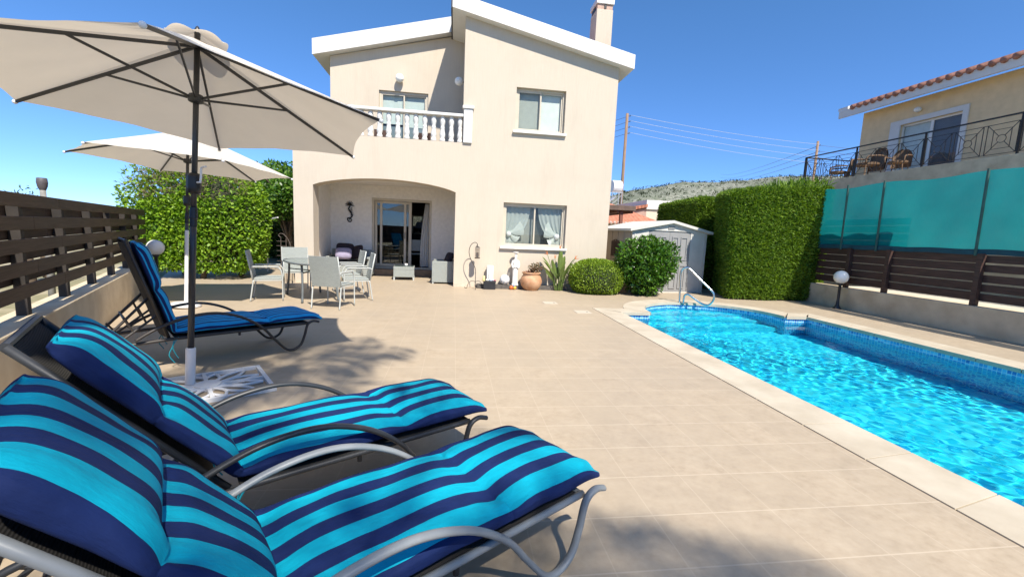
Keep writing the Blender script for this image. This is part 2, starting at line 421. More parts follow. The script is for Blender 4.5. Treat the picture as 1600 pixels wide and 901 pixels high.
for k, (yy, zz) in enumerate(((8.9, -.38), (8.5, -.66), (8.1, -.94))):
    hw = math.sqrt(max(0, RR ** 2 - (yy - cy) ** 2)) ; hw = min(hw + .1, RR) 
    st = [[((cx - hw, yy, zz), (0, 0)), ((cx + hw, yy, zz), (2 * hw, 0)), ((cx + hw, 9.5, zz), (2 * hw, 9.5 - yy)), ((cx - hw, 9.5, zz), (0, 9.5 - yy))],
          [((cx - hw, yy, zz), (0, zz)), ((cx + hw, yy, zz), (2 * hw, zz)), ((cx + hw, yy, DEP), (2 * hw, DEP)), ((cx - hw, yy, DEP), (0, DEP))]]
    tag(uvmesh('pool_step', st, m_mosf), kind='structure')
# water: rippled refracting surface; the sun reaches the floor through it (shadow caustics)
tw = NT('pool_water')
rf = tw.n('ShaderNodeBsdfRefraction'); rf.inputs['IOR'].default_value = 1.33; rf.inputs['Roughness'].default_value = 0; rf.inputs[0].default_value = (.45, .96, 1, 1)
gl = tw.n('ShaderNodeBsdfGlossy'); gl.inputs['Roughness'].default_value = .02
fr = tw.n('ShaderNodeFresnel'); fr.inputs[0].default_value = 1.33
m2 = tw.n('ShaderNodeMixShader'); tw.l(tw.math('MULTIPLY', fr.outputs[0], .6), m2.inputs[0]); tw.l(rf.outputs[0], m2.inputs[1]); tw.l(gl.outputs[0], m2.inputs[2])
m_water = tw.end(m2)
wr_ = np.random.RandomState(4); WAV = []
for k in range(60):
    lam = .085 * 1.035 ** k; an = wr_.uniform(0, 6.283); WAV.append((2 * PI / lam * math.cos(an), 2 * PI / lam * math.sin(an), wr_.uniform(0, 6.28), lam * (.0019 if lam < .3 else .0008)))
gx, gy = np.meshgrid(np.linspace(3.2, 7.42, 230), np.linspace(-1.6, 9.6, 600))
gz = np.zeros_like(gx)
for kx, ky, ph, am in WAV: gz += am * np.sin(kx * gx + ky * gy + ph)
gz = -.125 + gz * (.55 + .45 * np.sin(gx * 1.1 + gy * .5) * np.cos(gy * .9))
nx, ny = 230, 600
vs = np.stack([gx, gy, gz], -1).reshape(-1, 3)
me = bpy.data.meshes.new('pool_water'); ii = np.arange(nx * ny).reshape(ny, nx)
me.from_pydata(vs.tolist(), [], np.stack([ii[:-1, :-1], ii[:-1, 1:], ii[1:, 1:], ii[1:, :-1]], -1).reshape(-1, 4).tolist())
me.polygons.foreach_set('use_smooth', [True] * len(me.polygons)); me.materials.append(m_water)
wo = bpy.data.objects.new('pool_water', me); COL.objects.link(wo); tag(wo, kind='structure')
try:
    wo.cycles.is_caustics_caster = True; sd.cycles.is_caustics_light = True
    for o in COL.objects:
        if o.name.startswith(('pool_wall', 'pool_floor', 'pool_step')): o.cycles.is_caustics_receiver = True
except Exception as ex: print('caustics', ex)

# ------------------------------------------------------------------ the main house
F = 11.46
house = thing('house', 'cream two-storey house with arched porch, balcony and white edged roof', 'house', (0, F, 0))
HO = (0, F, 0)
def hp(name, mb, mat, parent=None, **kw): return mb.build(name, mat, parent or house, org=HO, **kw)
def rect(x0, x1, z0, z1): return [(x0, z0), (x1, z0), (x1, z1), (x0, z1)]
at = lambda Y: (lambda x, z: (x, Y, z))
AR = [(-3.5, .0), (-3.5, 2.45)]
arch = [( -3.5 + 3.51 * k / 24, 2.45 + .235 * (1 - (2 * k / 24 - 1) ** 2) ** .8) for k in range(25)]
door_hole = [(-3.5, 0.001)] + arch + [(.01, .001)]
winL = rect(1.27, 2.985, 1.10, 2.265); winU = rect(1.49, 2.79, 4.085, 5.175)
WR, WT = 4.17, -.214
def rooft(x): return 6.76 + WT * (x - .15)
SB = .45
# front: one outline incl. porch opening from below
front = [(-3.96, 0), (-3.5, 0)] + arch + [(.01, 0), (WR, 0), (WR, rooft(WR)), (.15, rooft(.15)), (.15, 3.70), (-3.96, 3.70)]
wl = MB()
wl.fill([front, winL, winU], at(F))
wl.wall(winL, at(F), at(F + .14)); wl.wall(winU, at(F), at(F + .14))
_al = [(-3.5, 0)] + arch + [(.01, 0)]
for _a, _b in zip(_al[:-1], _al[1:]): wl.add([(_a[0], F, _a[1]), (_b[0], F, _b[1]), (_b[0], F + SB, _b[1]), (_a[0], F + SB, _a[1])], [(0, 1, 2, 3)])
back_arch = [(-3.96, 0), (-3.5, 0)] + arch + [(.01, 0), (.5, 0), (.5, 3.0), (-3.96, 3.0)]
wl.fill([back_arch], at(F + SB))
q = lambda a, b, c, d: wl.add([a, b, c, d], [(0, 1, 2, 3)])
# sides, parapet, recess
q((-3.96, F, 0), (-3.96, 20, 0), (-3.96, 20, 3.7), (-3.96, F, 3.7))
q((WR, F, 0), (WR, 20, 0), (WR, 20, rooft(WR)), (WR, F, rooft(WR)))
q((-3.96, 20, 0), (WR, 20, 0), (WR, 20, 6.4), (-3.96, 20, 6.4))
q((.15, F, 3.1), (.15, 13.05, 3.1), (.15, 13.05, 7.0), (.15, F, rooft(.15)))
wl.box(-3.96, .148, F + .003, F + .2, 3.1, 3.697)                       # parapet thickness
wl.box(-3.957, -3.76, F + .2, 13.05, 3.1, 3.697)
wl.box(-3.95, .3, F + SB + .003, 13.9, 2.98, 3.1)                       # balcony slab
REC = 13.05
bdoor = rect(-2.19, -.83, 3.12, 5.285)
wl.fill([[(-3.49, 3.1), (.3, 3.1), (.3, 6.99), (-3.49, 6.06)], bdoor], at(REC)); wl.wall(bdoor, at(REC), at(REC + .14))
q((-3.49, REC, 3.1), (-3.49, 20, 3.1), (-3.49, 20, 6.06), (-3.49, REC, 6.06))
hp('wall', wl, m_stucco)
# porch lining (paler, smoother)
pw = MB(); PB = 13.95
pdoor = rect(-2.54, -.72, .2, 2.37)
pw.fill([rect(-3.76, .4, 0, 2.74), pdoor], at(PB)); pw.wall(pdoor, at(PB), at(PB + .12))
qq = lambda a, b, c, d: pw.add([a, b, c, d], [(0, 1, 2, 3)])
qq((-3.76, F + SB, 0), (-3.76, PB, 0), (-3.76, PB, 2.74), (-3.76, F + SB, 2.74))
qq((.4, F + SB, 0), (.4, PB, 0), (.4, PB, 2.74), (.4, F + SB, 2.74))
qq((-3.9, F + SB + .002, 2.74), (.45, F + SB + .002, 2.74), (.45, PB, 2.74), (-3.9, PB, 2.74))
m_porch = M('porch_plaster', (.82, .79, .74), .85, .05, 10, .2, 50)
hp('porch_wall', pw, m_porch)
hp('door_step', MB().box(-2.95, -.3, 13.64, PB - .002, 0, .2), M('brown_step_tile', (.20, .145, .10), .6, .2, 6), bevel=.01)
# rooms behind the openings
def room(x0, x1, y0, y1, z0, z1, mb):
    v = [(x0, y0, z0), (x1, y0, z0), (x1, y1, z0), (x0, y1, z0), (x0, y0, z1), (x1, y0, z1), (x1, y1, z1), (x0, y1, z1)]
    return mb.add(v, [(0, 1, 2, 3), (7, 6, 5, 4), (1, 2, 6, 5), (2, 3, 7, 6), (3, 0, 4, 7)])
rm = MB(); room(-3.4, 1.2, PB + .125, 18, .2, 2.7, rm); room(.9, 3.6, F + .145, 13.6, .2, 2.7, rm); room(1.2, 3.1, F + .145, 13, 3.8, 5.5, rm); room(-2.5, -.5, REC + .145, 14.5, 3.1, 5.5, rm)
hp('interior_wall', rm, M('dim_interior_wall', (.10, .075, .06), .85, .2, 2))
# roofs
m_roofedge = m_white
def roof(name, outline, y0, y1, th):       # outline: (x, zbottom) left..right
    b = MB(); lo = [(x, z) for x, z in outline]; hi = [(x, z + th) for x, z in reversed(outline)]
    b.prism(lo + hi, at(y0), at(y1)); return b
rb = roof('roof', [(-.18, 6.80), (4.50, 5.80)], 11.24, 20.3, .345)
rf1 = hp('roof', rb, m_white, bevel=.01)
rb = roof('roof', [(-3.88, 5.97), (-.182, 6.90)], 12.80, 20.3, .40)
rf2 = hp('roof', rb, m_white, bevel=.01)
def tiles(x0, x1, zf, y0, y1, parent):
    t = MB(); k = 0; y = y0
    while y < y1:
        pts = [(x0 + (x1 - x0) * j / 6, y, zf(x0 + (x1 - x0) * j / 6) + .005) for j in range(7)]
        t.tube(pts, .07, 8); y += .2
    return hp('roof_tiles', t, m_terra, parent)
tiles(-.10, 4.42, lambda x: 6.80 + .345 - .2137 * (x + .18), 11.5, 20.1, rf1)
tiles(-3.8, -.25, lambda x: 5.97 + .40 + .2515 * (x + 3.88), 13.05, 20.1, rf2)
# dark strip over the left edge of the upper roof
hp('roof_edge_strip', MB().box(-.215, -.184, 11.30, 13.4, 6.80, 7.13), M('dark_edge_strip', (.05, .05, .055), .5), rf1)
# chimney
ch = hp('chimney', MB().box(3.62, 4.07, 11.95, 12.5, 5.7, 7.50), m_stucco, rf1, bevel=.01)
hp('chimney_band', MB().box(3.635, 4.055, 11.965, 12.485, 7.502, 7.63), M('pinkish_band', (.46, .31, .24), .8), ch)
hp('flue_opening', MB().box(3.82, 3.88, 11.95, 11.964, 7.515, 7.62), m_black, ch); hp('flue_opening', MB().box(3.622, 3.634, 12.1, 12.4, 7.51, 7.62), m_black, ch)
hp('chimney_cap', MB().box(3.60, 4.09, 11.93, 12.52, 7.632, 7.76), m_white, ch, bevel=.01)
# windows
def sliding(x0, x1, z0, z1, y, fr=.055, sill=True, mat=m_alu, pmid=None, name='window', par=None):
    b = MB(); d = .06
    b.box(x0, x1, y, y + d, z1 - fr, z1); b.box(x0, x1, y, y + d, z0, z0 + fr)
    b.box(x0, x0 + fr, y, y + d, z0 + fr, z1 - fr); b.box(x1 - fr, x1, y, y + d, z0 + fr, z1 - fr)
    xm = pmid or (x0 + x1) / 2
    w_ = hp(name, b, mat, par, bevel=.004)
    e = .038
    for i, (a0, a1, yy) in enumerate(((x0 + fr, xm + .025, y + .006), (xm - .025, x1 - fr, y + .034))):
        s_ = MB(); zz0, zz1 = z0 + fr, z1 - fr
        s_.box(a0, a1, yy, yy + .02, zz1 - e, zz1); s_.box(a0, a1, yy, yy + .02, zz0, zz0 + e)
        s_.box(a0, a0 + e, yy, yy + .02, zz0 + e, zz1 - e); s_.box(a1 - e, a1, yy, yy + .02, zz0 + e, zz1 - e)
        hp('sash', s_, mat, w_, bevel=.003)
        hp('pane', MB().box(a0 + e, a1 - e, yy + .008, yy + .012, zz0 + e, zz1 - e), m_glass, w_)
    if sill:
        hp('sill', MB().box(x0 - .06, x1 + .05, y - .18, y + .0, z0 - .05, z0 + .004), m_marble, w_, bevel=.006)
    return w_
m_voile = clothmat('white_voile', (.80, .82, .80), .35, .12)
wn = sliding(1.272, 2.983, 1.105, 2.263, F + .10)
m_net = clothmat('sheer_voile', (.80, .84, .83), .35, .30)
def voile(x0, x1, ztop, ex, ez, y, par, flip):
    # a sheer tied back towards one side: inner edge curves from the rail to the tie
    T = []
    b = MB()
    def fn(u, v):                       # u across 0..1 from the jamb, v down 0..1
        wid = (x1 - x0) * (1 - .62 * max(0, v - .0) ** 2.2) if v < .72 else (x1 - x0) * (1 - .62 * .72 ** 2.2) * (1 - 2.1 * (v - .72)) 
        wid = max(wid, .12)
        sag = .30 * math.sin(u * PI * .5) * v
        x = x0 + u * wid if not flip else x1 - u * wid
        z = ztop - v * (ztop - ez) + (.22 * (1 - u) * max(0, v - .3) * 1.2 if v < .95 else .18 * (1 - u))
        yy = y + .018 * math.sin(u * 34 + v * 3) * (.4 + v)
        return (x, yy, z)
    b.sheet(fn, 40, 26); return hp('curtain', b, m_net, par, smooth=True)
def swag(x, z, w, h, y, par, sgn):      # gathered folds where the voile is tied
    b = MB()
    for k in range(5):
        a = [(.95, .12), (.8, .45), (.55, .2), (.3, -.25), (.62, -.42)][k]
        def fn(u, v, a=a, k=k):
            ang = math.atan2(a[1], a[0]) + (v - .5) * .55; r = u * (w if k < 3 else w * .8)
            return (x + sgn * math.cos(ang) * r, y - .03 - .02 * math.sin(v * PI) * u - .004 * k, z + math.sin(ang) * r * h / w - .18 * (u * (1 - u)))
        b.sheet(fn, 10, 8)
    b.ball((x, y - .03, z - .05), .085, 10)
    b.sheet(lambda u, v: (x + (v - .5) * .22 * (1 + u), y - .02 + .01 * math.sin(v * 20), z - .1 - u * .22), 6, 14)
    return hp('curtain_tie', b, m_voile, par, smooth=True)
yC = F + .20
c1 = voile(1.34, 2.02, 2.20, 0, 1.24, yC, wn, False); swag(1.45, 1.50, .42, .42, yC, c1, 1)
c2 = voile(2.24, 2.92, 2.20, 0, 1.22, yC, wn, True); swag(2.78, 1.47, .36, .50, yC, c2, -1)
hp('insect_screen', MB().box(1.32, 2.12, F + .30, F + .304, 1.12, 2.25), M('grey_insect_screen', (.30, .30, .285), .9, .08, 4), wn); hp('dark_room_sheet', MB().box(2.13, 2.95, F + .32, F + .324, 1.12, 2.25), M('dark_room_tone', (.09, .095, .10), .9, .1, 4), wn)  # right half: dark sheet standing in for the unlit room behind
wu = sliding(1.492, 2.788, 4.09, 5.173, F + .10)
hp('blind', MB().box(1.54, 2.13, F + .20, F + .205, 4.11, 5.14), M('grey_blind', (.42, .43, .40), .8, .05), wu)
hp('blind', MB().box(2.15, 2.76, F + .20, F + .205, 4.11, 5.14), M('pale_blind', (.80, .82, .80), .8, .05), wu)
bd = sliding(-2.188, -.832, 3.125, 5.283, REC + .06, .06, False, name='balcony_door')
hp('blind', MB().box(-2.1, -1.53, REC + .16, REC + .165, 4.42, 5.2).box(-1.5, -.9, REC + .16, REC + .165, 4.36, 5.2), M('pale_roller_blind', (.66, .72, .72), .8, .05), bd)
hp('lower_screen', MB().box(-2.1, -.9, REC + .17, REC + .175, 3.15, 4.36), M('blue_grey_screen', (.20, .25, .29), .8, .1), bd)
# balustrade
bl = hp('balustrade', MB().box(-3.93, .19, F - .02, F + .22, 4.335, 4.405), m_white, bevel=.012)
prof = [(.05, 0), (.075, .01), (.08, .05), (.06, .09), (.055, .10), (.075, .14), (.078, .19), (.062, .26), (.055, .33), (.06, .345), (.06, .36), (.048, .37), (.052, .41), (.07, .47), (.074, .52), (.066, .58), (.055, .62), (.055, .634)]
bm0 = None
for k in range(17):
    x = .08 - k * .222
    b = hp('baluster', MB().lathe([(r * .93, z) for r, z in prof], (0, 0, 0), 14), m_white, bl, smooth=True) if k == 0 else None
    if k == 0:
        b.data.transform(Matrix.Translation((0, F, 0))); bm0 = b
    else:
        b = bm0.copy(); COL.objects.link(b)
    b.location = (x, .10, 3.700)
pier = hp('pier', MB().box(.165, .385, F - .055, F - .002, 3.70, 4.53).box(.13, .42, F - .085, F - .001, 4.53, 4.60), m_white, bl, bevel=.008)
hp('fluting', MB().box(.205, .225, F - .066, F - .055, 3.76, 4.48).box(.262, .282, F - .066, F - .055, 3.76, 4.48).box(.32, .34, F - .066, F - .055, 3.76, 4.48), m_marble, pier)
hp('wall_lamp', MB().ball((-1.61, REC - .13, 5.60), .115, 18).lathe([(.05, 0), (.05, .04)], (-1.61, REC - .05, 5.58), 10), m_globe, smooth=True)
hp('wall_lamp', MB().ball((.02, 12.45, 5.50), .115, 18).lathe([(.05, 0), (.05, .04)], (.10, 12.45, 5.48), 10), m_globe, smooth=True)
# patio door: left leaf closed, right half open
x0, x1, z0, z1 = -2.538, -.722, .203, 2.367
pd = MB(); y = PB + .02
pd.box(x0, x1, y, y + .09, z1 - .07, z1).box(x0, x1, y, y + .09, z0, z0 + .05).box(x0, x0 + .07, y, y + .09, z0 + .05, z1 - .07).box(x1 - .07, x1, y, y + .09, z0 + .05, z1 - .07)
pdo = hp('patio_door', pd, m_alu, bevel=.004)
lf = MB(); a0, a1 = x0 + .24, -1.50
lf.box(a0, a0 + .07, y + .01, y + .04, z0 + .06, z1 - .08).box(a1 - .07, a1, y + .01, y + .04, z0 + .06, z1 - .08).box(a0 + .07, a1 - .07, y + .01, y + .04, z0 + .06, z0 + .15).box(a0 + .07, a1 - .07, y + .01, y + .04, z1 - .15, z1 - .08)
lv = hp('door_leaf', lf, m_alu, pdo, bevel=.004)
m_dglass = glassmat('door_glass', (.6, .64, .64), .03)
hp('pane', MB().box(a0 + .07, a1 - .07, y + .022, y + .028, z0 + .15, z1 - .15), m_dglass, lv)
lf = MB(); b0, b1 = x0 + .08, -1.34
lf.box(b0, b0 + .07, y + .05, y + .08, z0 + .06, z1 - .08).box(b1 - .09, b1, y + .05, y + .08, z0 + .06, z1 - .08).box(b0 + .07, b1 - .09, y + .05, y + .08, z0 + .06, z0 + .15).box(b0 + .07, b1 - .09, y + .05, y + .08, z1 - .15, z1 - .08)
lv = hp('door_leaf', lf, m_alu, pdo, bevel=.004)
hp('pane', MB().box(b0 + .07, b1 - .09, y + .062, y + .068, z0 + .15, z1 - .15), m_dglass, lv)
hp('handle', MB().box(-1.545, -1.525, y - .012, y + .009, 1.15, 1.35), m_black, lv)
cu = MB().sheet(lambda u, v: (-.80 - (.10 + .14 * u + .05 * math.sin(u * 3)) * (1 - v) - .03 + .03 * v, PB + .22 + .03 * math.sin(v * 26) * (1 - .3 * u), 2.28 - u * 2.0), 16, 40)
hp('curtain', cu, clothmat('white_curtain', (.8, .79, .76), .3), pdo, smooth=True)
# base staining strip / plinth line
hp('plinth', MB().box(.012, 4.165, F - .012, F - .001, 0.0, .085), M('pale_plinth', (.55, .46, .36), .8, .12, 6))
# ------------------------------------------------------------------ left wall and hit-and-miss fence
FD = Vector((-.433, .901, 0)).normalized(); FN = Vector((FD.y, -FD.x, 0)); FP = Vector((-4.61, 6.34, 0))
def fl_(s, o, z): return FP + FD * s + FN * o + Vector((0, 0, z))   # o > 0 towards the patio
S0, S1 = -8.2, 4.75
def seg(mb, s0, s1, o0, o1, z0, z1):
    mb.obox(fl_((s0 + s1) / 2, (o0 + o1) / 2, (z0 + z1) / 2), FD * (s1 - s0) / 2, FN * (o1 - o0) / 2, Vector((0, 0, (z1 - z0) / 2))); return mb
wallL = seg(MB(), S0, S1, -.30, 0, -.6, .53).build('garden_wall', m_renderL, bevel=.01, org=(0, 0, 0))
tag(wallL, 'low cream rendered wall under the slatted fence behind the loungers', 'wall')
fenL = thing('slatted_fence', 'dark brown hit-and-miss timber fence on the low wall behind the sun loungers', 'fence', tuple(FP))
inn, outb = MB(), MB()
zs = [.70 + .200 * k for k in range(5)]
for k, z in enumerate(zs):
    s = S0
    while s < S1 - .01:
        e = min(s + 2.37 + (.8 if k % 2 else 0), S1); seg(inn, s, e - .004, -.118, -.095, z, z + .118); s = e
for k, z in enumerate(zs[:-1]):
    s = S0
    while s < S1 - .01:
        e = min(s + 2.37, S1); seg(outb, s, e - .004, -.225, -.202, z + .106, z + .215); s = e
m_woodL = NT('stained_fence_boards'); v = m_woodL.coords('Object', rot=(0, 0, -.448 - PI / 2 * 0)); 
c_ = m_woodL.ramp(m_woodL.noise(m_woodL.coords('Object', (1.2, 1.2, 30)), 2.2, 5, .7), [(.3, (.042, .025, .018)), (.6, (.092, .058, .042)), (.8, (.125, .086, .066))])
m_woodL = m_woodL.end(m_woodL.pbr(c_, .6, 0, m_woodL.bump(m_woodL.noise(m_woodL.coords('Object', (2, 2, 60)), 2.5, 3), .3, .004), .35))
inn.build('inner_boards', m_woodL, fenL, org=tuple(FP), bevel=.004); outb.build('outer_boards', m_woodL, fenL, org=tuple(FP), bevel=.004)
ps = MB(); post_s = [-2.07 - 1.19 * 5 + 1.19 * k for k in range(11)]
m_post = M('weathered_post', (.030, .024, .020), .75, .3, 5, .3, 40)
p0 = None
for s in post_s:
    if s > S1: continue
    b = seg(MB(), s - .045, s + .045, -.20, -.12, .53, 1.56).build('post', m_post, fenL, org=tuple(FP), bevel=.004)

# ------------------------------------------------------------------ right wall, timber fence, shade net
WXR = 9.40
tag(MB().box(WXR, WXR + .30, -6, 10.45, -.3, .51).build('garden_wall', m_render, bevel=.012), 'low grey stained concrete wall along the far side of the pool', 'wall')
fenR = thing('timber_fence', 'reddish brown horizontal board fence on the grey wall below the green net', 'fence', (9.55, 4, 0))
b = MB(); zz = [.60, .775, .95, 1.125, 1.30, 1.475, 1.65]
posty = [-3.4, -1.1, 1.2, 3.35, 5.12, 6.62, 8.30, 9.25]
for k, z in enumerate(zz[:6]):
    edges = [-6, -1.1, 3.35, 6.62, 8.3, 10.45]
    for a, e in zip(edges[:-1], edges[1:]):
        if k == 5 and a < 8: continue
        dz = rnd.uniform(-.008, .008); gp = .022 if 3.3 < a < 6.6 else 0; b.box(9.53, 9.555, a + .003, e - .003, z + dz, z + .156 + dz - gp)
b.build('board_panel', m_woodred, fenR, org=(9.55, 4, 0), bevel=.004)
tall = MB()
for k in range(4): tall.box(9.60, 9.622, 8.05, 10.4, 1.50 + k * .17, 1.645 + k * .17)
tall.build('raised_boards', m_woodred, fenR, org=(9.55, 4, 0), bevel=.004)
for yv in posty: MB().box(9.44, 9.527, yv - .045, yv + .045, .512, 1.46).build('post', m_woodred, fenR, org=(9.55, 4, 0), bevel=.004)
net = thing('shade_net', 'teal green shade net stretched between thin posts above the timber fence', 'shade net', (9.5, 4, 0))
tn = NT('green_shade_net'); v = tn.coords('Object'); sp = tn.n('ShaderNodeSeparateXYZ'); tn.l(v, sp.inputs[0])
cn = tn.ramp(tn.math('ADD', tn.math('MULTIPLY', tn.noise(tn.coords('Object', (1, .5, .8)), 1.1, 4), .7), tn.math('MULTIPLY', tn.noise(tn.coords('Object', (1, 60, 6)), 1.5, 3), .3)), [(.3, (.007, .26, .29)), (.7, (.014, .36, .38))])
d1 = tn.n('ShaderNodeBsdfDiffuse'); tn.l(cn, d1.inputs[0]); d2 = tn.n('ShaderNodeBsdfTranslucent'); tn.l(tn.mix(1., cn, (1.5, 1.6, 1.6), 'MULTIPLY'), d2.inputs[0])
mx = tn.n('ShaderNodeMixShader'); mx.inputs[0].default_value = .5; tn.l(d1.outputs[0], mx.inputs[1]); tn.l(d2.outputs[0], mx.inputs[2])
tp = tn.n('ShaderNodeBsdfTransparent'); m2_ = tn.n('ShaderNodeMixShader'); m2_.inputs[0].default_value = .14
tn.l(mx.outputs[0], m2_.inputs[1]); tn.l(tp.outputs[0], m2_.inputs[2]); m_netg = tn.end(m2_)
def netx(y, z): return 9.50 + .02 * math.sin(y * 3.1) * (1 - abs((z - 2.2) / .8)) + .010 * math.sin(y * 9 + z * 4)
def nettop(y): return 2.93 + .025 * math.cos((y - 6.69) * 2 * PI / 1.9)
nb = MB().sheet(lambda u, v: (netx(-4 + u * 14.6, 1.48 + v * 1.4), -4 + u * 14.6, 1.50 + v * (nettop(-4 + u * 14.6) - 1.50)), 150, 12)
nb.build('net', m_netg, net, smooth=True, org=(9.5, 4, 0))
MB().sheet(lambda u, v: (netx(-4 + u * 14.6, 1.48) - .012, -4 + u * 14.6, 1.44 + v * .10 + .006 * math.sin(u * 90)), 150, 2).build('hem', M('dark_net_hem', (.006, .06, .085), .8, .1), net, smooth=True, org=(9.5, 4, 0))
mgp = M('green_net_post', (.03, .09, .075), .6, .2)
for yv in (-2.0, .9, 2.9, 4.8, 6.72, 8.62, 9.52): MB().tube([(9.475, yv, 1.42), (9.475, yv + .02, 2.98)], .022, 8).build('net_post', mgp, net, org=(9.5, 4, 0))

# ------------------------------------------------------------------ umbrellas
m_canvas = clothmat('cream_umbrella_canvas', (.70, .65, .57), .27, 0, .9, .05, 3, .2, 220, (.74, .65, .53))
m_upole = M('dark_grey_umbrella_pole', (.030, .032, .036), .38, .1, 8)
m_usleeve = M('white_umbrella_stand', (.72, .72, .72), .45, .03, 6)
def umbrella(label, base, tx, ty, yaw0, r, hz, dc, hub, sleeve, crank_dir):
    up = Vector((tx, ty, 1)).normalized(); ax = Vector((1, 0, 0)); ax = (ax - up * ax.dot(up)).normalized(); ay = up.cross(ax)
    root = thing('garden_umbrella', label, 'umbrella', base, 0, 'cream garden umbrellas')
    R = Matrix((ax, ay, up)).transposed(); root.rotation_euler = R.to_euler()
    cor = [Vector((math.cos(yaw0 + k * PI / 3) * r, math.sin(yaw0 + k * PI / 3) * r, hz - dc)) for k in range(6)]
    top = Vector((0, 0, hz))
    cb = MB(); NU, NV = 12, 14
    for k in range(6):
        a, b2 = cor[k], cor[(k + 1) % 6]
        def fn(u, v):
            t = .02 + u * .98; e = a.lerp(b2, v); sc = 1 - .045 * 4 * v * (1 - v) * u ** 2
            p_ = top.lerp(e, t * sc); p_.z -= .022 * math.sin(PI * v) * math.sin(PI * min(1, u * .9)) + .004 * math.sin(v * 19 + k) * u * math.sin(PI * v)
            return p_
        cb.sheet(fn, NU, NV)
        # short hem folded down
    can = cb.build('canopy', m_canvas, root, smooth=False)
    me = can.data; me.polygons.foreach_set('use_smooth', [True] * len(me.polygons))
    vb = MB(); rv = .22
    for k in range(6):
        a0 = yaw0 + k * PI / 3
        def fn2(u, v):
            an = a0 + v * PI / 3; sc = (1 + .14 * math.sin(PI * v)) * math.cos(PI / 6) / max(.8, math.cos((v - .5) * PI / 3))
            rr = rv * u * sc
            return Vector((math.cos(an) * rr, math.sin(an) * rr, hz + .055 - dc / r * rr * .9 + .03 * u * math.sin(PI * v)))
        vb.sheet(fn2, 5, 8)
    vb.build('vent_cap', m_canvas, root, smooth=True)
    MB().lathe([(.008, 0), (.022, .01), (.022, .05), (.012, .075), (.002, .085)], (0, 0, hz + .022), 10).build('finial', m_upole, root, smooth=True)
    for k in range(6):
        c = cor[k]; rb_ = MB(); p0_ = top - Vector((0, 0, .06)); c2_ = c - Vector((0, 0, .012))
        rb_.bar(p0_, c2_ * 1.0, .016, .024)
        ro = rb_.build('rib', m_upole, root)
        MB().ball(c2_, .02, 8).build('rib_tip', m_usleeve, ro, smooth=True)
        mid = p0_.lerp(c2_, .5); sb = MB(); st = Vector((math.cos(yaw0 + k * PI / 3) * .04, math.sin(yaw0 + k * PI / 3) * .04, hz - hub))
        sb.bar(st, mid, .012, .018); sb.build('strut', m_upole, ro)
    MB().lathe([(.03, -.04), (.055, -.03), (.06, 0), (.05, .03), (.03, .035)], (0, 0, hz - hub), 14).build('runner', m_upole, root, smooth=False, bevel=.003)
    MB().tube([(0, 0, .32), (0, 0, 1.2), (0, 0, 1.5)], .0245, 16).tube([(0, 0, 1.44), (0, 0, hz + .03)], .0215, 16).build('pole', m_upole, root, smooth=True)
    MB().lathe([(.028, 1.56), (.03, 1.47), (.027, 1.46), (.027, 1.40)], (0, 0, 0), 16).build('pole_joint', m_black, root, smooth=False)
    cdx = Vector(crank_dir).normalized()
    ck = MB().lathe([(.03, -.085), (.048, -.075), (.052, -.03), (.052, .05), (.046, .08), (.028, .09)], (0, 0, 1.76), 16).build('crank_housing', m_black, root, smooth=True)
    MB().tube([Vector((0, 0, 1.77)) + cdx * .04, Vector((0, 0, 1.77)) + cdx * .10, Vector((0, 0, 1.80)) + cdx * .105, Vector((0, 0, 1.89)) + cdx * .11, Vector((0, 0, 1.895)) + cdx * .18], .009, 8).build('crank_handle', m_usleeve, ck)
    if sleeve:
        sr_ = .038 if sleeve < .5 else .028; MB().lathe([(.03, .03), (sr_, .035), (sr_, sleeve - .012), (sr_ - .002, sleeve), (.0255, sleeve)], (0, 0, 0), 18).build('stand_sleeve', m_usleeve, root, smooth=False, bevel=.002)
    return root, up, R
u1, up1, R1 = umbrella('nearest cream canvas umbrella on a dark grey pole between the loungers', (-2.25, 3.95, 0), .028, .068, .88, 1.58, 2.955, .578, .485, .352, (.8, -.6, 0))
u2, up2, R2 = umbrella('farther cream umbrella beside the ivy hedge, seen behind the pole of the nearest one', (-4.42, 7.77, 0), .04, .03, 1.30, 1.52, 2.89, .57, .49, 1.28, (.9, .3, 0))
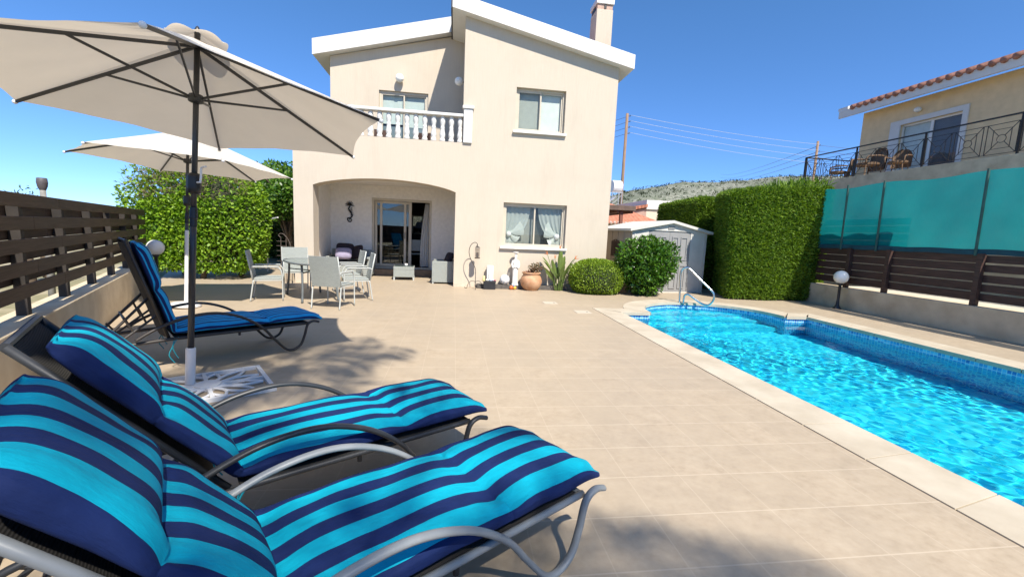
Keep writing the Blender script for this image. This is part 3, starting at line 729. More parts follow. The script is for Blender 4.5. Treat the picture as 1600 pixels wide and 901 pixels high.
# cast plate of the first stand: pierced with petals, straight on the floor
def plate(par, R, rz, sx, sy, off):
    b = MB(); Ri = R.inverted()
    tf = Matrix.Rotation(rz, 3, 'Z')
    def P(x, y, z): return Ri @ (tf @ Vector((x + off[0], y + off[1], z)))
    fr = MB(); t = .035; h = .035
    def bx(x0, x1, y0, y1, z0, z1): b.add([P(x, y, z) for z in (z0, z1) for x, y in ((x0, y0), (x1, y0), (x1, y1), (x0, y1))], [(3, 2, 1, 0), (4, 5, 6, 7), (0, 1, 5, 4), (1, 2, 6, 5), (2, 3, 7, 6), (3, 0, 4, 7)])
    bx(-sx, sx, -sy, -sy + t, .002, h); bx(-sx, sx, sy - t, sy, .002, h); bx(-sx, -sx + t, -sy + t, sy - t, .002, h); bx(sx - t, sx, -sy + t, sy - t, .002, h)
    bx(-.015, .015, -sy + t, sy - t, .002, h); bx(-sx + t, -.016, -.015, .015, .002, h); bx(.016, sx - t, -.015, .015, .002, h)
    for sg in ((1, 1), (1, -1), (-1, 1), (-1, -1)):
        for k in range(3):
            an = PI / 2 * (k + .5) / 3; L = min((sx - .05) / max(math.cos(an), .2), (sy - .05) / max(math.sin(an), .2)) * .98
            pts = []
            for side in (1, -1):
                pl_ = [(.07 + (L - .07) * j / 8, side * .055 * math.sin(PI * j / 8)) for j in range(9)]
                pp = [P(sg[0] * (x * math.cos(an) - yv * math.sin(an)), sg[1] * (x * math.sin(an) + yv * math.cos(an)), .02) for x, yv in pl_]
                b.tube(pp, .013, 6)
    disc = [(.10 * math.cos(2 * PI * k / 20), .10 * math.sin(2 * PI * k / 20)) for k in range(20)]
    b.add([P(x, y, z) for z in (.003, .045) for x, y in disc], [tuple(range(19, -1, -1)), tuple(range(20, 40))] + [(k, (k + 1) % 20, 20 + (k + 1) % 20, 20 + k) for k in range(20)])
    return b.build('stand_plate', m_usleeve, par)
plate(u1, R1, -1.0, .38, .46, (.10, .12))
MB().lathe([(.20, .01), (.215, .02), (.215, .06), (.19, .075), (.05, .08)], (0, 0, 0), 24).build('stand_base', m_usleeve, u2)

# ------------------------------------------------------------------ sun loungers
def cushmat(name, turq, navy, per, duty, half, edge, near, wide):
    t = NT(name); uvn = t.n('ShaderNodeUVMap'); sp = t.n('ShaderNodeSeparateXYZ'); t.l(uvn.outputs[0], sp.inputs[0])
    oc = t.coords('Object'); wob = t.math('MULTIPLY', t.math('SUBTRACT', t.noise(oc, 5, 2), .5), .012)
    vv = t.math('ADD', sp.outputs[1], wob)
    fr_ = t.math('FRACT', t.math('DIVIDE', t.math('ADD', vv, half), per))
    s1 = t.math('LESS_THAN', fr_, duty); s2 = t.math('MULTIPLY', t.math('LESS_THAN', vv, edge), t.math('GREATER_THAN', vv, -near))
    fac = t.math('MULTIPLY', t.math('MAXIMUM', s1, t.math('LESS_THAN', vv, -wide)), s2)
    n = t.noise(oc, 9, 4)
    c1 = t.ramp(n, [(.3, tuple(x * .9 for x in turq)), (.7, tuple(x * 1.08 for x in turq))]); c2 = t.ramp(n, [(.3, tuple(x * .85 for x in navy)), (.7, tuple(x * 1.15 for x in navy))])
    c = t.mix(fac, c2, c1)
    wr = t.noise(t.coords('UV', (4.5, 16, 1)), 1.6, 4, .6); wr2 = t.noise(oc, 14, 3, .6); fine = t.noise(t.coords('Object'), 420, 2)
    h = t.math('ADD', t.math('ADD', t.math('MULTIPLY', wr, 1.0), t.math('MULTIPLY', wr2, .5)), t.math('MULTIPLY', fine, .04))
    p_ = t.pbr(c, .8, 0, t.bump(h, .42, .016), .2); pass
    return t.end(p_)
m_cush = cushmat('striped_cushion_cotton', (.0, .35, .47), (.008, .020, .088), .147, .51, .258, .262, .285, .19)
m_cush3 = cushmat('narrow_striped_cushion_cotton', (.015, .37, .74), (.010, .028, .13), .082, .70, .24, .36, .36, 9)
def cushion(par, theta, W, mat, seed, hs=(.086, .085, .086, .104)):
    r_g = random.Random(seed); ct, st = math.cos(theta), math.sin(theta)
    L = [0, .57, 1.36, 1.77, 2.20]; off = .05; xc = off * math.tan(theta / 2); zc = .312 + off
    ss = []
    for k in range(4):
        m = [14, 20, 14, 18][k]
        for j in range(m): 
            a = j / m; a = .5 - .5 * math.cos(PI * a); ss.append((k, a))
    ss.append((3, 1.0)); NC = 64
    V = []; UV = []; ph = [r_g.uniform(0, 6) for _ in range(8)]
    for k, a in ss:
        s_ = L[k] + (L[k + 1] - L[k]) * a
        if s_ <= 1.36: c = Vector((1.36 - s_ + xc, zc)); nv = Vector((0, 1))
        else: c = Vector((xc - (s_ - 1.36) * ct, zc + (s_ - 1.36) * st)); nv = Vector((st, ct))
        if abs(s_ - 1.36) < 1e-6: nv = (Vector((0, 1)) + Vector((st, ct))).normalized()
        if s_ < .16: c.y -= .035 * (1 - s_ / .16) ** 2
        d0 = min(abs(s_ - l) for l in L); e = 1 - abs(2 * a - 1) ** 6
        first = (k == 0 and a < .5); last = (k == 3 and a > .5)
        pin = .60 if not (first or last) else .50
        T = hs[k] * (pin + (1 - pin) * e) * (.93 + .07 * math.sin(PI * a)); zb = .040 if not (first or last) else .040 - .018 * (1 - e)
        h = max(.014, T - .05)
        w = W * (1 - (.03 if not (first or last) else .10) * (1 - e))
        sec = [(w * math.copysign(abs(math.cos(2*PI*j/NC)) ** .36, math.cos(2*PI*j/NC)), (h if math.sin(2*PI*j/NC) > 0 else zb) * math.copysign(abs(math.sin(2*PI*j/NC)) ** .5, math.sin(2*PI*j/NC))) for j in range(NC)]
        arc = [0.0] * NC
        q4 = NC // 4
        for j in range(1, NC // 2 + 1):
            arc[(q4 + j) % NC] = arc[(q4 + j - 1) % NC] - math.dist(sec[(q4 + j) % NC], sec[(q4 + j - 1) % NC])
        for j in range(1, NC // 2):
            arc[(q4 - j) % NC] = arc[(q4 - j + 1) % NC] + math.dist(sec[(q4 - j) % NC], sec[(q4 - j + 1) % NC])
        for j in range(NC):
            an = 2 * PI * j / NC; cs, sn = math.cos(an), math.sin(an)
            y = w * math.copysign(abs(cs) ** .36, cs); z = (h if sn > 0 else zb) * math.copysign(abs(sn) ** .5, sn)
            if sn > 0:
                z += .005 * math.exp(-d0 / .06) * math.sin(y * 62 + ph[k]) + .004 * math.exp(-d0 / .16) * math.sin(y * 37 + ph[k + 2] + s_ * 5) + .004 * math.sin(s_ * 14 + y * 9 + ph[k + 3])
                z += .016 * e * (1 - (y / w) ** 2)
            pk = .0075 * math.exp(-d0 / .075) * math.sin(arc[j] * 66 + ph[k] + 2 * math.sin(arc[j] * 17)) + .0035 * math.sin(s_ * 31 + arc[j] * 21 + ph[k + 1]) * math.sin(s_ * 9 + ph[k])
            y += (pk + .004 * math.sin(s_ * 23 + ph[k])) * cs if abs(cs) > .6 else 0
            z += pk * sn if sn > 0 else 0
            V.append((c.x + nv.x * z, y, c.y + nv.y * z))
            UV.append((s_, arc[j]))
    nr = len(ss); fs = []; loops = []
    for i in range(nr - 1):
        for j in range(NC):
            q_ = (i * NC + j, i * NC + (j + 1) % NC, (i + 1) * NC + (j + 1) % NC, (i + 1) * NC + j); fs.append(q_)
    fs.append(tuple(range(NC - 1, -1, -1))); fs.append(tuple((nr - 1) * NC + j for j in range(NC)))
    me = bpy.data.meshes.new('cushion'); me.from_pydata(V, [], fs); uvl = me.uv_layers.new(name='UVMap')
    uvl.data.foreach_set('uv', [x for f in fs for i in f for x in UV[i]])
    bm = bmesh.new(); bm.from_mesh(me); bmesh.ops.recalc_face_normals(bm, faces=bm.faces); bm.to_mesh(me); bm.free()
    me.polygons.foreach_set('use_smooth', [True] * len(me.polygons)); me.materials.append(mat)
    o = bpy.data.objects.new('cushion', me); COL.objects.link(o); o.parent = par
    sd_ = o.modifiers.new('sub', 'SUBSURF'); sd_.levels = 1; sd_.render_levels = 1
    return o
m_sling = NT('dark_mesh_sling'); v = m_sling.coords('Object')
wvs = m_sling.n('ShaderNodeTexWave'); wvs.inputs['Scale'].default_value = 60; m_sling.l(v, wvs.inputs[0])
m_sling = m_sling.end(m_sling.pbr(m_sling.ramp(wvs.outputs[1], [(0, (.022, .021, .020)), (1, (.05, .047, .044))]), .8, 0, m_sling.bump(wvs.outputs[1], .4, .002)))
m_tie = M('turquoise_tie', (.0, .25, .33), .8, .1)
def lounger(label, loc, rz, theta, fm, cm, W, seed, sc=1.0, hs=(.086, .085, .086, .104)):
    root = thing('sun_lounger', label, 'sun lounger', (*loc, 0), rz, 'sun loungers by the low wall'); root.scale = (sc, sc, sc)
    ct, st = math.cos(theta), math.sin(theta); yw = .335
    side = spline([(-.26, 0, .315), (-.12, 0, .40), (.10, 0, .485), (.34, 0, .505), (.56, 0, .44), (.74, 0, .315), (.86, 0, .17), (.97, 0, .045), (1.05, 0, .020), (1.13, 0, .06), (1.175, 0, .16), (1.21, 0, .28), (1.27, 0, .315), (1.335, 0, .300)], 7)
    for sg in (-1, 1):
        y = sg * yw
        MB().tube([(x, y + sg * .016 * math.sin(min(1, max(0, (x + .26) / 1.2)) * PI), z) for x, _, z in side], .0185, 10, True, .75).build('armrest', fm, root, smooth=True)
        MB().tube(spline([(1.235, sg * .295, .29), (.6, sg * .295, .288), (.0, sg * .295, .285), (-.45, sg * .295, .262), (-.66, sg * .295, .235), (-.74, sg * .295, .16), (-.80, sg * .30, .02)], 5), .016, 8).build('side_rail', fm, root, smooth=True)
        MB().tube([(-.02, sg * .275, .295), (-.02 - .93 * ct, sg * .275, .295 + .93 * st)], .015, 8).build('back_frame', fm, root, smooth=True)
        MB().tube(spline([(-.79, sg * .20, .03), (-.52, sg * .20, .26), (-.02 - .42 * ct, sg * .20, .295 + .42 * st - .02)], 4), .012, 8).build('prop_bar', fm, root, smooth=True)
        MB().tube([(.55, sg * .295, .285), (.55, sg * .295, .245)], .012, 8).build('rail_stud', m_black, root)
    MB().bar((1.225, -.295, .285), (1.225, .295, .285), .03, .022).build('foot_bar', fm, root)
    MB().tube([(-.795, -.3, .025), (-.795, .3, .025)], .016, 8).build('rear_bar', fm, root)
    MB().tube([(-.02 - .93 * ct, -.275, .295 + .93 * st), (-.02 - .93 * ct, .275, .295 + .93 * st)], .015, 8).build('top_bar', fm, root)
    rk = MB()
    for k in range(6):
        t_ = .12 + .15 * k; A = Vector((-.79, 0, .03)).lerp(Vector((-.02 - .42 * ct, 0, .275 + .42 * st)), t_); B = Vector((-.70, 0, .015)).lerp(Vector((-.02 - .24 * ct, 0, .275 + .24 * st)), t_)
        for yy_ in (-.2, .2): rk.tube([(A.x, yy_, A.z), (B.x, yy_, B.z)], .010, 6)
        if k in (1, 4): rk.tube([(A.x, -.2, A.z), (A.x, .2, A.z)], .009, 6)
    for yy_ in (-.2, .2): rk.tube([(-.70, yy_, .015), (-.02 - .24 * ct, yy_, .275 + .24 * st)], .011, 6)
    rk.build('prop_rack', fm, root)
    MB().box(.02, 1.2, -.28, .28, .292, .300).build('seat_sling', m_sling, root)
    MB().sheet(lambda u, v: (-.03 - .92 * u * ct - .03 * math.sin(PI * v) * st, -.27 + .54 * v, .30 + .92 * u * st - .03 * math.sin(PI * v) * ct), 6, 8).build('back_sling', m_sling, root, smooth=True)
    cu_ = cushion(root, theta, W, cm, seed, hs)
    for sg in (-1, 1):
        tb = MB()
        for k in range(2):
            tb.tube(spline([(.02 + .03 * k, sg * .30, .30), (.0, sg * (.31 + .01 * k), .22), (-.03 + .05 * k, sg * .315, .14), (.01 + .03 * k, sg * .31, .06 + .04 * k)], 4), .004, 5)
        tb.build('tie', m_tie, cu_)
    return root
m_frS = M('silver_grey_powder_coat', (.235, .25, .255), .42, .06, 12)
m_frC = M('charcoal_powder_coat', (.035, .037, .040), .42, .1, 12)
m_frB = M('dark_bronze_powder_coat', (.04, .034, .030), .45, .1, 12)
lounger('nearest sun lounger, pale silver frame under wide striped turquoise and navy cushion', (-.585, 1.345), math.radians(33), math.radians(50), m_frS, m_cush, .305, 3)
lounger('middle sun lounger with charcoal frame and wide striped cushion, its dark mesh back showing', (-1.08, 2.15), math.radians(32), math.radians(50), m_frC, m_cush, .315, 9)
lounger('farthest sun lounger, steeply raised, narrow blue stripes on its cushion', (-2.88, 4.72), math.radians(38.5), math.radians(74), m_frB, m_cush3, .315, 21, 1.04)
# ------------------------------------------------------------------ dining set
def wickermat(name, ca, cb, s=1.0):
    t = NT(name); v = t.coords('Object', (1, 1, 1)); sp = t.n('ShaderNodeSeparateXYZ'); t.l(v, sp.inputs[0])
    b = t.n('ShaderNodeTexBrick'); b.inputs['Scale'].default_value = 22 * s; b.inputs['Mortar Size'].default_value = .035; b.inputs['Brick Width'].default_value = .9; b.inputs['Row Height'].default_value = .26
    b.inputs['Color1'].default_value = (*ca, 1); b.inputs['Color2'].default_value = (*tuple(x * .86 for x in ca), 1); b.inputs['Mortar'].default_value = (*cb, 1)
    cb_ = t.n('ShaderNodeCombineXYZ'); t.l(t.math('ADD', sp.outputs[0], sp.outputs[1]), cb_.inputs[0]); t.l(sp.outputs[2], cb_.inputs[1]); t.l(cb_.outputs[0], b.inputs[0])
    return t.end(t.pbr(b.outputs[0], .6, 0, t.bump(t.math('SUBTRACT', 1.0, b.outputs[1]), .6, .004)))
m_wick = wickermat('pale_grey_wicker', (.40, .43, .40), (.15, .165, .155))
m_cfr = M('pale_grey_chair_frame', (.45, .47, .45), .45, .05, 10)
def dining_chair():
    root = thing('dining_chair', 'x', 'chair', (0, 0, 0), 0, 'pale wicker chairs round the glass table')
    t = MB().sheet(lambda u, v: (-.265 + .53 * v, -.235 - .10 * u - .02 * math.sin(PI * v), .40 + .53 * u), 8, 6)
    t.sheet(lambda u, v: (-.265 + .53 * v, -.262 - .10 * u - .02 * math.sin(PI * v), .40 + .53 * u), 8, 6)
    bk = MB()
    for k in range(6):
        pass
    for u0 in (0, 1):
        pass
    n = 7
    V = []
    bb = MB()
    prof = []
    for side in (0, 1):
        pass
    loop = [(-.265 + .53 * j / 8) for j in range(9)]
    for i in range(9):
        u = i / 8
        for x in loop:
            w_ = math.sin(PI * (x + .265) / .53); V.append((x, -.235 - .10 * u - .02 * w_, .40 + .53 * u))
    m = len(V); V += [(x, y - .026, z) for x, y, z in V]; fs = []
    for i in range(8):
        for j in range(8):
            a = i * 9 + j; fs.append((a, a + 1, a + 10, a + 9)); fs.append((m + a, m + a + 9, m + a + 10, m + a + 1))
    ring = [j for j in range(9)] + [9 * i + 8 for i in range(1, 9)] + [72 + j for j in range(7, -1, -1)] + [9 * i for i in range(7, 0, -1)]
    for k in range(len(ring)):
        a, b2 = ring[k], ring[(k + 1) % len(ring)]; fs.append((a, b2, m + b2, m + a))
    bb.add(V, fs); bb.build('backrest', m_wick, root)
    MB().box(-.25, .25, -.235, .25, .405, .44).build('seat', m_wick, root, bevel=.012)
    for sx in (-1, 1):
        x = sx * .262
        MB().tube(spline([(x, -.24, .40), (x, -.27, .2), (x, -.30, .0)], 4), .0125, 8).tube([(x, -.245, .40), (x, -.35, .935)], .0125, 8).build('leg', m_cfr, root, smooth=True)
        MB().tube(spline([(x, .235, .0), (x, .235, .35), (x, .22, .56), (x, .15, .635), (x, -.05, .645), (x, -.285, .635)], 4), .0125, 8).build('leg', m_cfr, root, smooth=True)
        MB().bar((x, -.26, .652), (x, .18, .652), .045, .018).build('armrest', m_cfr, root, bevel=.005)
    MB().bar((-.262, .235, .40), (.262, .235, .40), .018, .018, (0, 1, 0)).bar((-.262, -.24, .395), (-.262, .235, .395), .016, .016).bar((.262, -.24, .395), (.262, .235, .395), .016, .016).build('seat_frame', m_cfr, root)
    return root
ch0 = dining_chair(); first = True
def face(dx, dy): return math.atan2(dy, dx) - PI / 2
for lab, x, y, d in (('wicker dining chair with its woven back turned straight to the camera', -2.12, 8.06, (.25, .95)),
                     ('leftmost wicker dining chair, seen from its side with arms pointing right', -3.50, 8.78, (.95, .30)),
                     ('wicker dining chair at the right of the glass table, nearer one of that side', -1.96, 9.02, (-.93, -.30)),
                     ('wicker dining chair at the right of the glass table, partly hidden behind its neighbour', -2.32, 9.86, (-.90, -.40)),
                     ('wicker dining chair at the far end of the glass table against the house wall', -3.50, 10.22, (.40, -.92))):
    c = ch0 if first else copy_tree(ch0); first = False
    c.location = (x, y, 0); c.rotation_euler = (0, 0, face(*d)); c['label'] = lab
tb = thing('dining_table', 'oval glass topped patio table with grey rim between the wicker chairs', 'table', (-2.82, 9.08, 0), math.radians(31))
ov = lambda a, b, k=40: [(math.copysign(abs(math.cos(2 * PI * i / k)) ** .75, math.cos(2 * PI * i / k)) * a, math.copysign(abs(math.sin(2 * PI * i / k)) ** .75, math.sin(2 * PI * i / k)) * b) for i in range(k)]
m_tgl = NT('table_glass'); m_tgl = m_tgl.end(m_tgl.pbr((.10, .13, .12), .06, 0, None, .8))
MB().prism(ov(.44, .78), lambda x, y: (x, y, .728), lambda x, y: (x, y, .738)).build('glass_top', m_tgl, tb)
rim = MB().tube([(x, y, .727) for x, y in ov(.455, .795)] + [(.455, 0, .727)], .018, 8, False)
m_tfr = M('grey_table_frame', (.13, .145, .15), .45, .08, 10)
rim.build('rim', m_tfr, tb, smooth=True)
for sx, sy in ((-1, -1), (1, -1), (1, 1), (-1, 1)):
    MB().tube(spline([(sx * .30, sy * .52, .72), (sx * .30, sy * .55, .5), (sx * .31, sy * .60, .2), (sx * .33, sy * .64, 0)], 3), .021, 8).build('leg', m_tfr, tb, smooth=True)
MB().bar((-.3, -.54, .55), (.3, .54, .55), .02, .02).bar((.3, -.54, .55), (-.3, .54, .55), .02, .02).bar((-.3, -.52, .70), (-.3, .52, .70), .02, .025).bar((.3, -.52, .70), (.3, .52, .70), .02, .025).build('brace', m_tfr, tb)

# porch seats
m_plum = M('dark_plum_fabric', (.025, .018, .026), .9, .2, 8, .2, 60)
m_lav = M('lavender_fabric', (.30, .27, .38), .9, .1, 8, .2, 60)
m_char = M('charcoal_seat_cushion', (.03, .031, .035), .9, .2, 8)
def pillow(name, mat, loc, rx, ry, rz, e, rot=(0, 0, 0)):
    b = MB(); n, m = 20, 12
    R = Matrix.Rotation(rot[2], 3, 'Z') @ Matrix.Rotation(rot[0], 3, 'X') @ Matrix.Rotation(rot[1], 3, 'Y')
    vs = []
    def fn(u, v):
        a, th = 2 * PI * u, PI * v - PI / 2
        p_ = lambda t, q: math.copysign(abs(t) ** q, t)
        return Vector(loc) + R @ Vector((p_(math.cos(a), e) * p_(math.cos(th), .6) * rx, p_(math.sin(a), e) * p_(math.cos(th), .6) * ry, math.sin(th) * rz))
    b.sheet(fn, n, m); return b.build(name, mat, None, smooth=True)
sl = thing('wicker_loveseat', 'pale wicker loveseat with charcoal seat pad at the back of the arched porch', 'sofa', (-3.02, 13.3, 0))
MB().box(-.62, .62, -.34, .34, .05, .34).build('base', m_wick, sl, bevel=.012)
MB().box(-.62, -.52, -.34, .34, .342, .60).build('arm', m_wick, sl, bevel=.012); MB().box(.52, .62, -.34, .34, .342, .60).build('arm', m_wick, sl, bevel=.012)
MB().box(-.62, .62, .342, .44, .05, .78).build('backrest', m_wick, sl, bevel=.012)
MB().box(-.51, .51, -.33, .33, .343, .45).build('seat_pad', m_char, sl, bevel=.03)
tag(pillow('pillow', m_lav, (-3.16, 13.02, .68), .23, .17, .11, .5, (1.25, 0, .1)), 'round lavender pillow in front of the dark pillows on the porch seat', 'pillow')
tag(pillow('pillow', m_plum, (-3.18, 13.3, .76), .25, .22, .08, .4, (1.2, .1, .15)), 'dark plum pillow standing upright just behind the lavender one', 'pillow')
tag(pillow('pillow', m_plum, (-2.84, 13.25, .72), .22, .21, .08, .4, (1.15, -.5, -.2)), 'dark plum pillow leaning to the right beside the lavender one', 'pillow')
sr = thing('wicker_armchair', 'pale wicker armchair with dark pad, half behind the right pier of the porch', 'armchair', (-.08, 12.45, 0))
MB().box(-.50, .34, -.50, -.40, .04, .62).build('arm', m_wick, sr, bevel=.012); MB().box(-.50, .34, .40, .50, .04, .62).build('arm', m_wick, sr, bevel=.012)
MB().box(-.49, .30, -.398, .398, .05, .34).build('base', m_wick, sr, bevel=.01); MB().box(.24, .34, -.398, .398, .342, .80).build('backrest', m_wick, sr, bevel=.012)
MB().box(-.47, .23, -.39, .39, .343, .46).build('seat_pad', m_char, sr, bevel=.03); MB().box(.08, .235, -.38, .38, .465, .74).build('back_pad', m_char, sr, bevel=.04)
for x, y in ((-.47, -.47), (.31, -.47), (-.47, .47), (.31, .47)): MB().box(x - .02, x + .02, y - .02, y + .02, 0, .045).build('foot', m_cfr, sr)
tag(pillow('pillow', m_plum, (-.14, 12.52, .66), .21, .20, .08, .4, (1.2, 0, -1.2)), 'dark plum pillow on the armchair, at the edge of the porch pier', 'pillow')
ct_ = thing('coffee_table', 'low pale wicker coffee table with glass top in front of the sliding door', 'coffee table', (-1.42, 12.86, 0), math.radians(4))
MB().box(-.29, .29, -.27, .27, .30, .385).build('top_frame', m_wick, ct_, bevel=.008)
MB().box(-.29, .29, -.27, -.24, .09, .299).box(-.29, -.262, -.238, .27, .09, .299).build('side_panel', m_wick, ct_, bevel=.006)
MB().box(-.285, .285, -.235, .265, .09, .12).build('shelf', m_wick, ct_)
MB().box(-.27, .27, -.25, .25, .3865, .394).build('glass_top', m_tgl, ct_)
for x, y in ((-.27, -.25), (.27, -.25), (-.27, .25), (.27, .25)): MB().box(x - .02, x + .02, y - .02, y + .02, 0, .089).build('leg', m_cfr, ct_)
tag(MB().lathe([(.035, 0), (.045, .01), (.045, .07), (.03, .072)], (-1.36, 12.8, .394), 14).build('candle_jar', m_white, smooth=True), 'small white candle jar on the wicker coffee table', 'candle')
sdt = thing('side_table', 'small dark side table at the left of the sliding door frame', 'side table', (-2.62, 12.95, 0))
MB().lathe([(.17, .52), (.18, .53), (.18, .545), (.17, .55)], (0, 0, 0), 20).build('table_top', m_black, sdt)
MB().lathe([(.02, .02), (.02, .52)], (0, 0, 0), 10).build('stem', m_black, sdt); MB().lathe([(.14, 0), (.13, .015), (.03, .02)], (0, 0, 0), 18).build('base', m_black, sdt)
tag(MB().lathe([(.05, 0), (.07, .02), (.075, .09), (.06, .12), (.05, .12)], (-2.62, 12.95, .55), 14).build('plant_pot', m_white, smooth=True), 'small white pot on the side table left of the sliding door', 'pot')
# inside the dark room
mr = thing('stand_in_mirror', 'mirror standing in for the bright framed patch inside the open sliding door', 'mirror', (-1.35, 17.92, 1.65)); mr.rotation_euler = (math.radians(9), 0, 0)  # added reflector tilted at the sunlit deck, standing in for a bright patch indoors
mm = NT('mirror_glass'); mm = mm.end(mm.pbr((.85, .85, .85), .02, 1.0))
MB().box(-.30, .48, -.012, 0, -.33, .33).build('mirror_glass', mm, mr); MB().box(-.34, .52, -.02, -.0125, .331, .37).box(-.34, .52, -.02, -.0125, -.37, -.331).box(-.34, -.301, -.02, -.0125, -.331, .331).box(.481, .52, -.02, -.0125, -.331, .331).build('frame', m_alu, mr)
dt = thing('indoor_table', 'dark dining table just inside the open sliding door', 'table', (-1.25, 15.7, .2))
MB().box(-.5, .45, -.5, .5, .72, .76).build('table_top', M('brown_wood', (.10, .06, .04), .5, .3, 5), dt, bevel=.01)
for x, y in ((-.45, -.45), (.4, -.45), (-.45, .45), (.4, .45)): MB().box(x - .03, x + .03, y - .03, y + .03, 0, .719).build('leg', m_alu, dt)
ic = thing('indoor_chair', 'pale dining chair inside the open sliding door, in front of the dark table', 'chair', (-1.25, 14.85, .2))
MB().box(-.21, .21, -.2, .2, .43, .47).build('seat', m_cfr, ic, bevel=.01); MB().box(-.21, .21, -.215, -.19, .55, .92).build('backrest', m_cfr, ic, bevel=.01)
for x, y in ((-.19, -.2), (.19, -.2), (-.19, .18), (.19, .18)): MB().box(x - .014, x + .014, y - .014, y + .014, 0, .56 if y < 0 else .43).build('leg', m_cfr, ic)

# seahorse on the porch wall
sh = MB(); X0, Z0, yy = -3.20, 1.90, PB - .025
tail = [(X0 + .02 + .085 * math.exp(-.16 * a) * math.cos(a + 2.2), yy, 1.665 + .085 * math.exp(-.16 * a) * math.sin(a + 2.2)) for a in [k * .35 for k in range(22)]]
sh.tube([Vector(p_) for p_ in reversed(tail)], [.010 + .010 * k / 21 for k in range(22)], 6)
body = spline([(X0 - .052, yy, 1.715), (X0 + .055, yy, 1.74), (X0 + .085, yy, 1.82), (X0 + .02, yy, 1.92), (X0 - .02, yy, 2.0), (X0 + .02, yy, 2.08), (X0 + .01, yy, 2.14)], 5)
sh.tube(body, [.018 + .03 * math.sin(PI * k / (len(body) - 1)) for k in range(len(body))], 8, True, .5)
sh.tube([(X0 + .01, yy, 2.11), (X0 + .11, yy, 2.085), (X0 + .14, yy, 2.085)], [.022, .016, .018], 8, True, .5)
for k in range(9):
    a = -.3 + k * .46; sh.tube([(X0 + .005, yy, 2.115), (X0 + .005 + .125 * math.cos(a), yy, 2.115 + .125 * math.sin(a))], [.020, .005], 5)
for k in range(5):
    z = 1.80 + .05 * k; sh.tube([(X0 + .04, yy, z), (X0 + .13 - .01 * k, yy, z + .035)], [.014, .003], 5)
sh.ball((X0 + .005, yy, 2.115), .035, 10)
tag(sh.build('wall_ornament', m_black, smooth=True), 'black metal seahorse hung on the porch wall left of the sliding door', 'wall ornament')
# iron scroll trellis by the left corner
ir = MB(); ox, oy = -4.06, 11.2
ir.tube([(ox - .12, oy, 0), (ox - .12, oy, 1.14)], .008, 6); ir.tube([(ox + .0, oy, 0), (ox, oy, 1.10)], .008, 6)
for z in (.55, .68, .80, .92, 1.03): ir.tube([(ox - .22, oy, z), (ox + .02, oy, z)], .006, 6)
ir.tube(spline([(ox + .12, oy, .0), (ox + .14, oy, .6), (ox + .08, oy, 1.0), (ox - .03, oy, 1.18), (ox - .12, oy, 1.22), (ox - .17, oy, 1.17), (ox - .12, oy, 1.13)], 5), .008, 6)
tag(ir.build('iron_trellis', M('rusty_iron', (.10, .075, .06), .7, .3, 20)), 'thin scrolled iron trellis at the left corner of the house', 'trellis')

# ------------------------------------------------------------------ along the house wall
bedm = M('planting_bed_edge', (.10, .09, .08), .9, .3, 10)
tag(MB().box(.62, 3.05, 11.20, F - .013, 0, .105).build('planter_kerb', bedm, bevel=.01), 'low dark planting kerb at the foot of the house wall', 'kerb')
ls = thing('lantern_stand', 'curly wrought iron hook stand with hanging lantern beside the porch pier', 'lantern stand', (.55, 11.12, 0))
m_iron = M('weathered_iron', (.06, .05, .042), .7, .3, 25)
MB().tube(spline([(.02, 0, .05), (.02, 0, .45), (-.02, 0, .60), (-.12, 0, .78), (-.16, 0, .95), (-.13, 0, 1.10), (-.06, 0, 1.18), (.01, 0, 1.19), (.05, 0, 1.14), (.02, 0, 1.10)], 6), .0085, 8).build('hook_pole', m_iron, ls, smooth=True)
for sx, sy in ((-1, .2), (1, .2), (0, -1)):
    MB().tube(spline([(.02, 0, .18), (.02 + sx * .10, sy * .10, .20), (.02 + sx * .19, sy * .18, .10), (.02 + sx * .21, sy * .20, .015), (.02 + sx * .26, sy * .24, .012), (.02 + sx * .27, sy * .25, .04)], 4), .007, 6).build('leg', m_iron, ls, smooth=True)
lt = MB()
for k in range(8):
    z = .80 + k * .032; lt.lathe([(.062, z), (.066, z + .004), (.066, z + .012), (.062, z + .016)], (.055, 0, 0), 12)
la = lt.build('lantern', M('lantern_wire', (.16, .12, .09), .6, .3, 20), ls)
MB().lathe([(.068, .785), (.07, .79), (.07, .80), (.06, .80)], (.055, 0, 0), 12).build('lantern_base', m_iron, la); MB().lathe([(.072, 1.056), (.05, 1.08), (.012, 1.10), (.004, 1.13)], (.055, 0, 0), 12).build('lantern_lid', m_iron, la)
MB().lathe([(.03, .80), (.03, .93), (.01, .935)], (.055, 0, 0), 10).build('candle', m_white, la)
bx = thing('planter_box', 'black rectangular planter box of shells and candles by the wall', 'planter', (.94, 11.12, 0))
MB().box(-.155, .155, -.10, .075, 0, .20).box(-.165, .165, -.11, .08, .19, .215).build('box', M('black_plastic', (.018, .018, .02), .45, .2, 10), bx, bevel=.006)
for k, (x, y, r, c) in enumerate(((-.06, -.02, .045, (.7, .68, .62)), (.03, -.03, .05, (.35, .42, .55)), (.10, .0, .04, (.62, .5, .5)), (.14, -.04, .03, (.45, .12, .18)))):
    MB().ball((x, y, .235), r, 10, .7).build('shell', M('shell_%s' % 'abcd'[k], c, .5, .2, 20), bx, smooth=True)
MB().lathe([(.03, .2), (.035, .22), (.03, .34), (.02, .345)], (-.15, -.02, .0), 12).build('candle', M('yellow_wax', (.75, .60, .25), .5, .1), bx, smooth=True)
fl2 = [(.085 * (1 + .10 * math.cos(10 * a)) * math.cos(a), .085 * (1 + .10 * math.cos(10 * a)) * math.sin(a)) for a in [2 * PI * k / 80 for k in range(80)]]
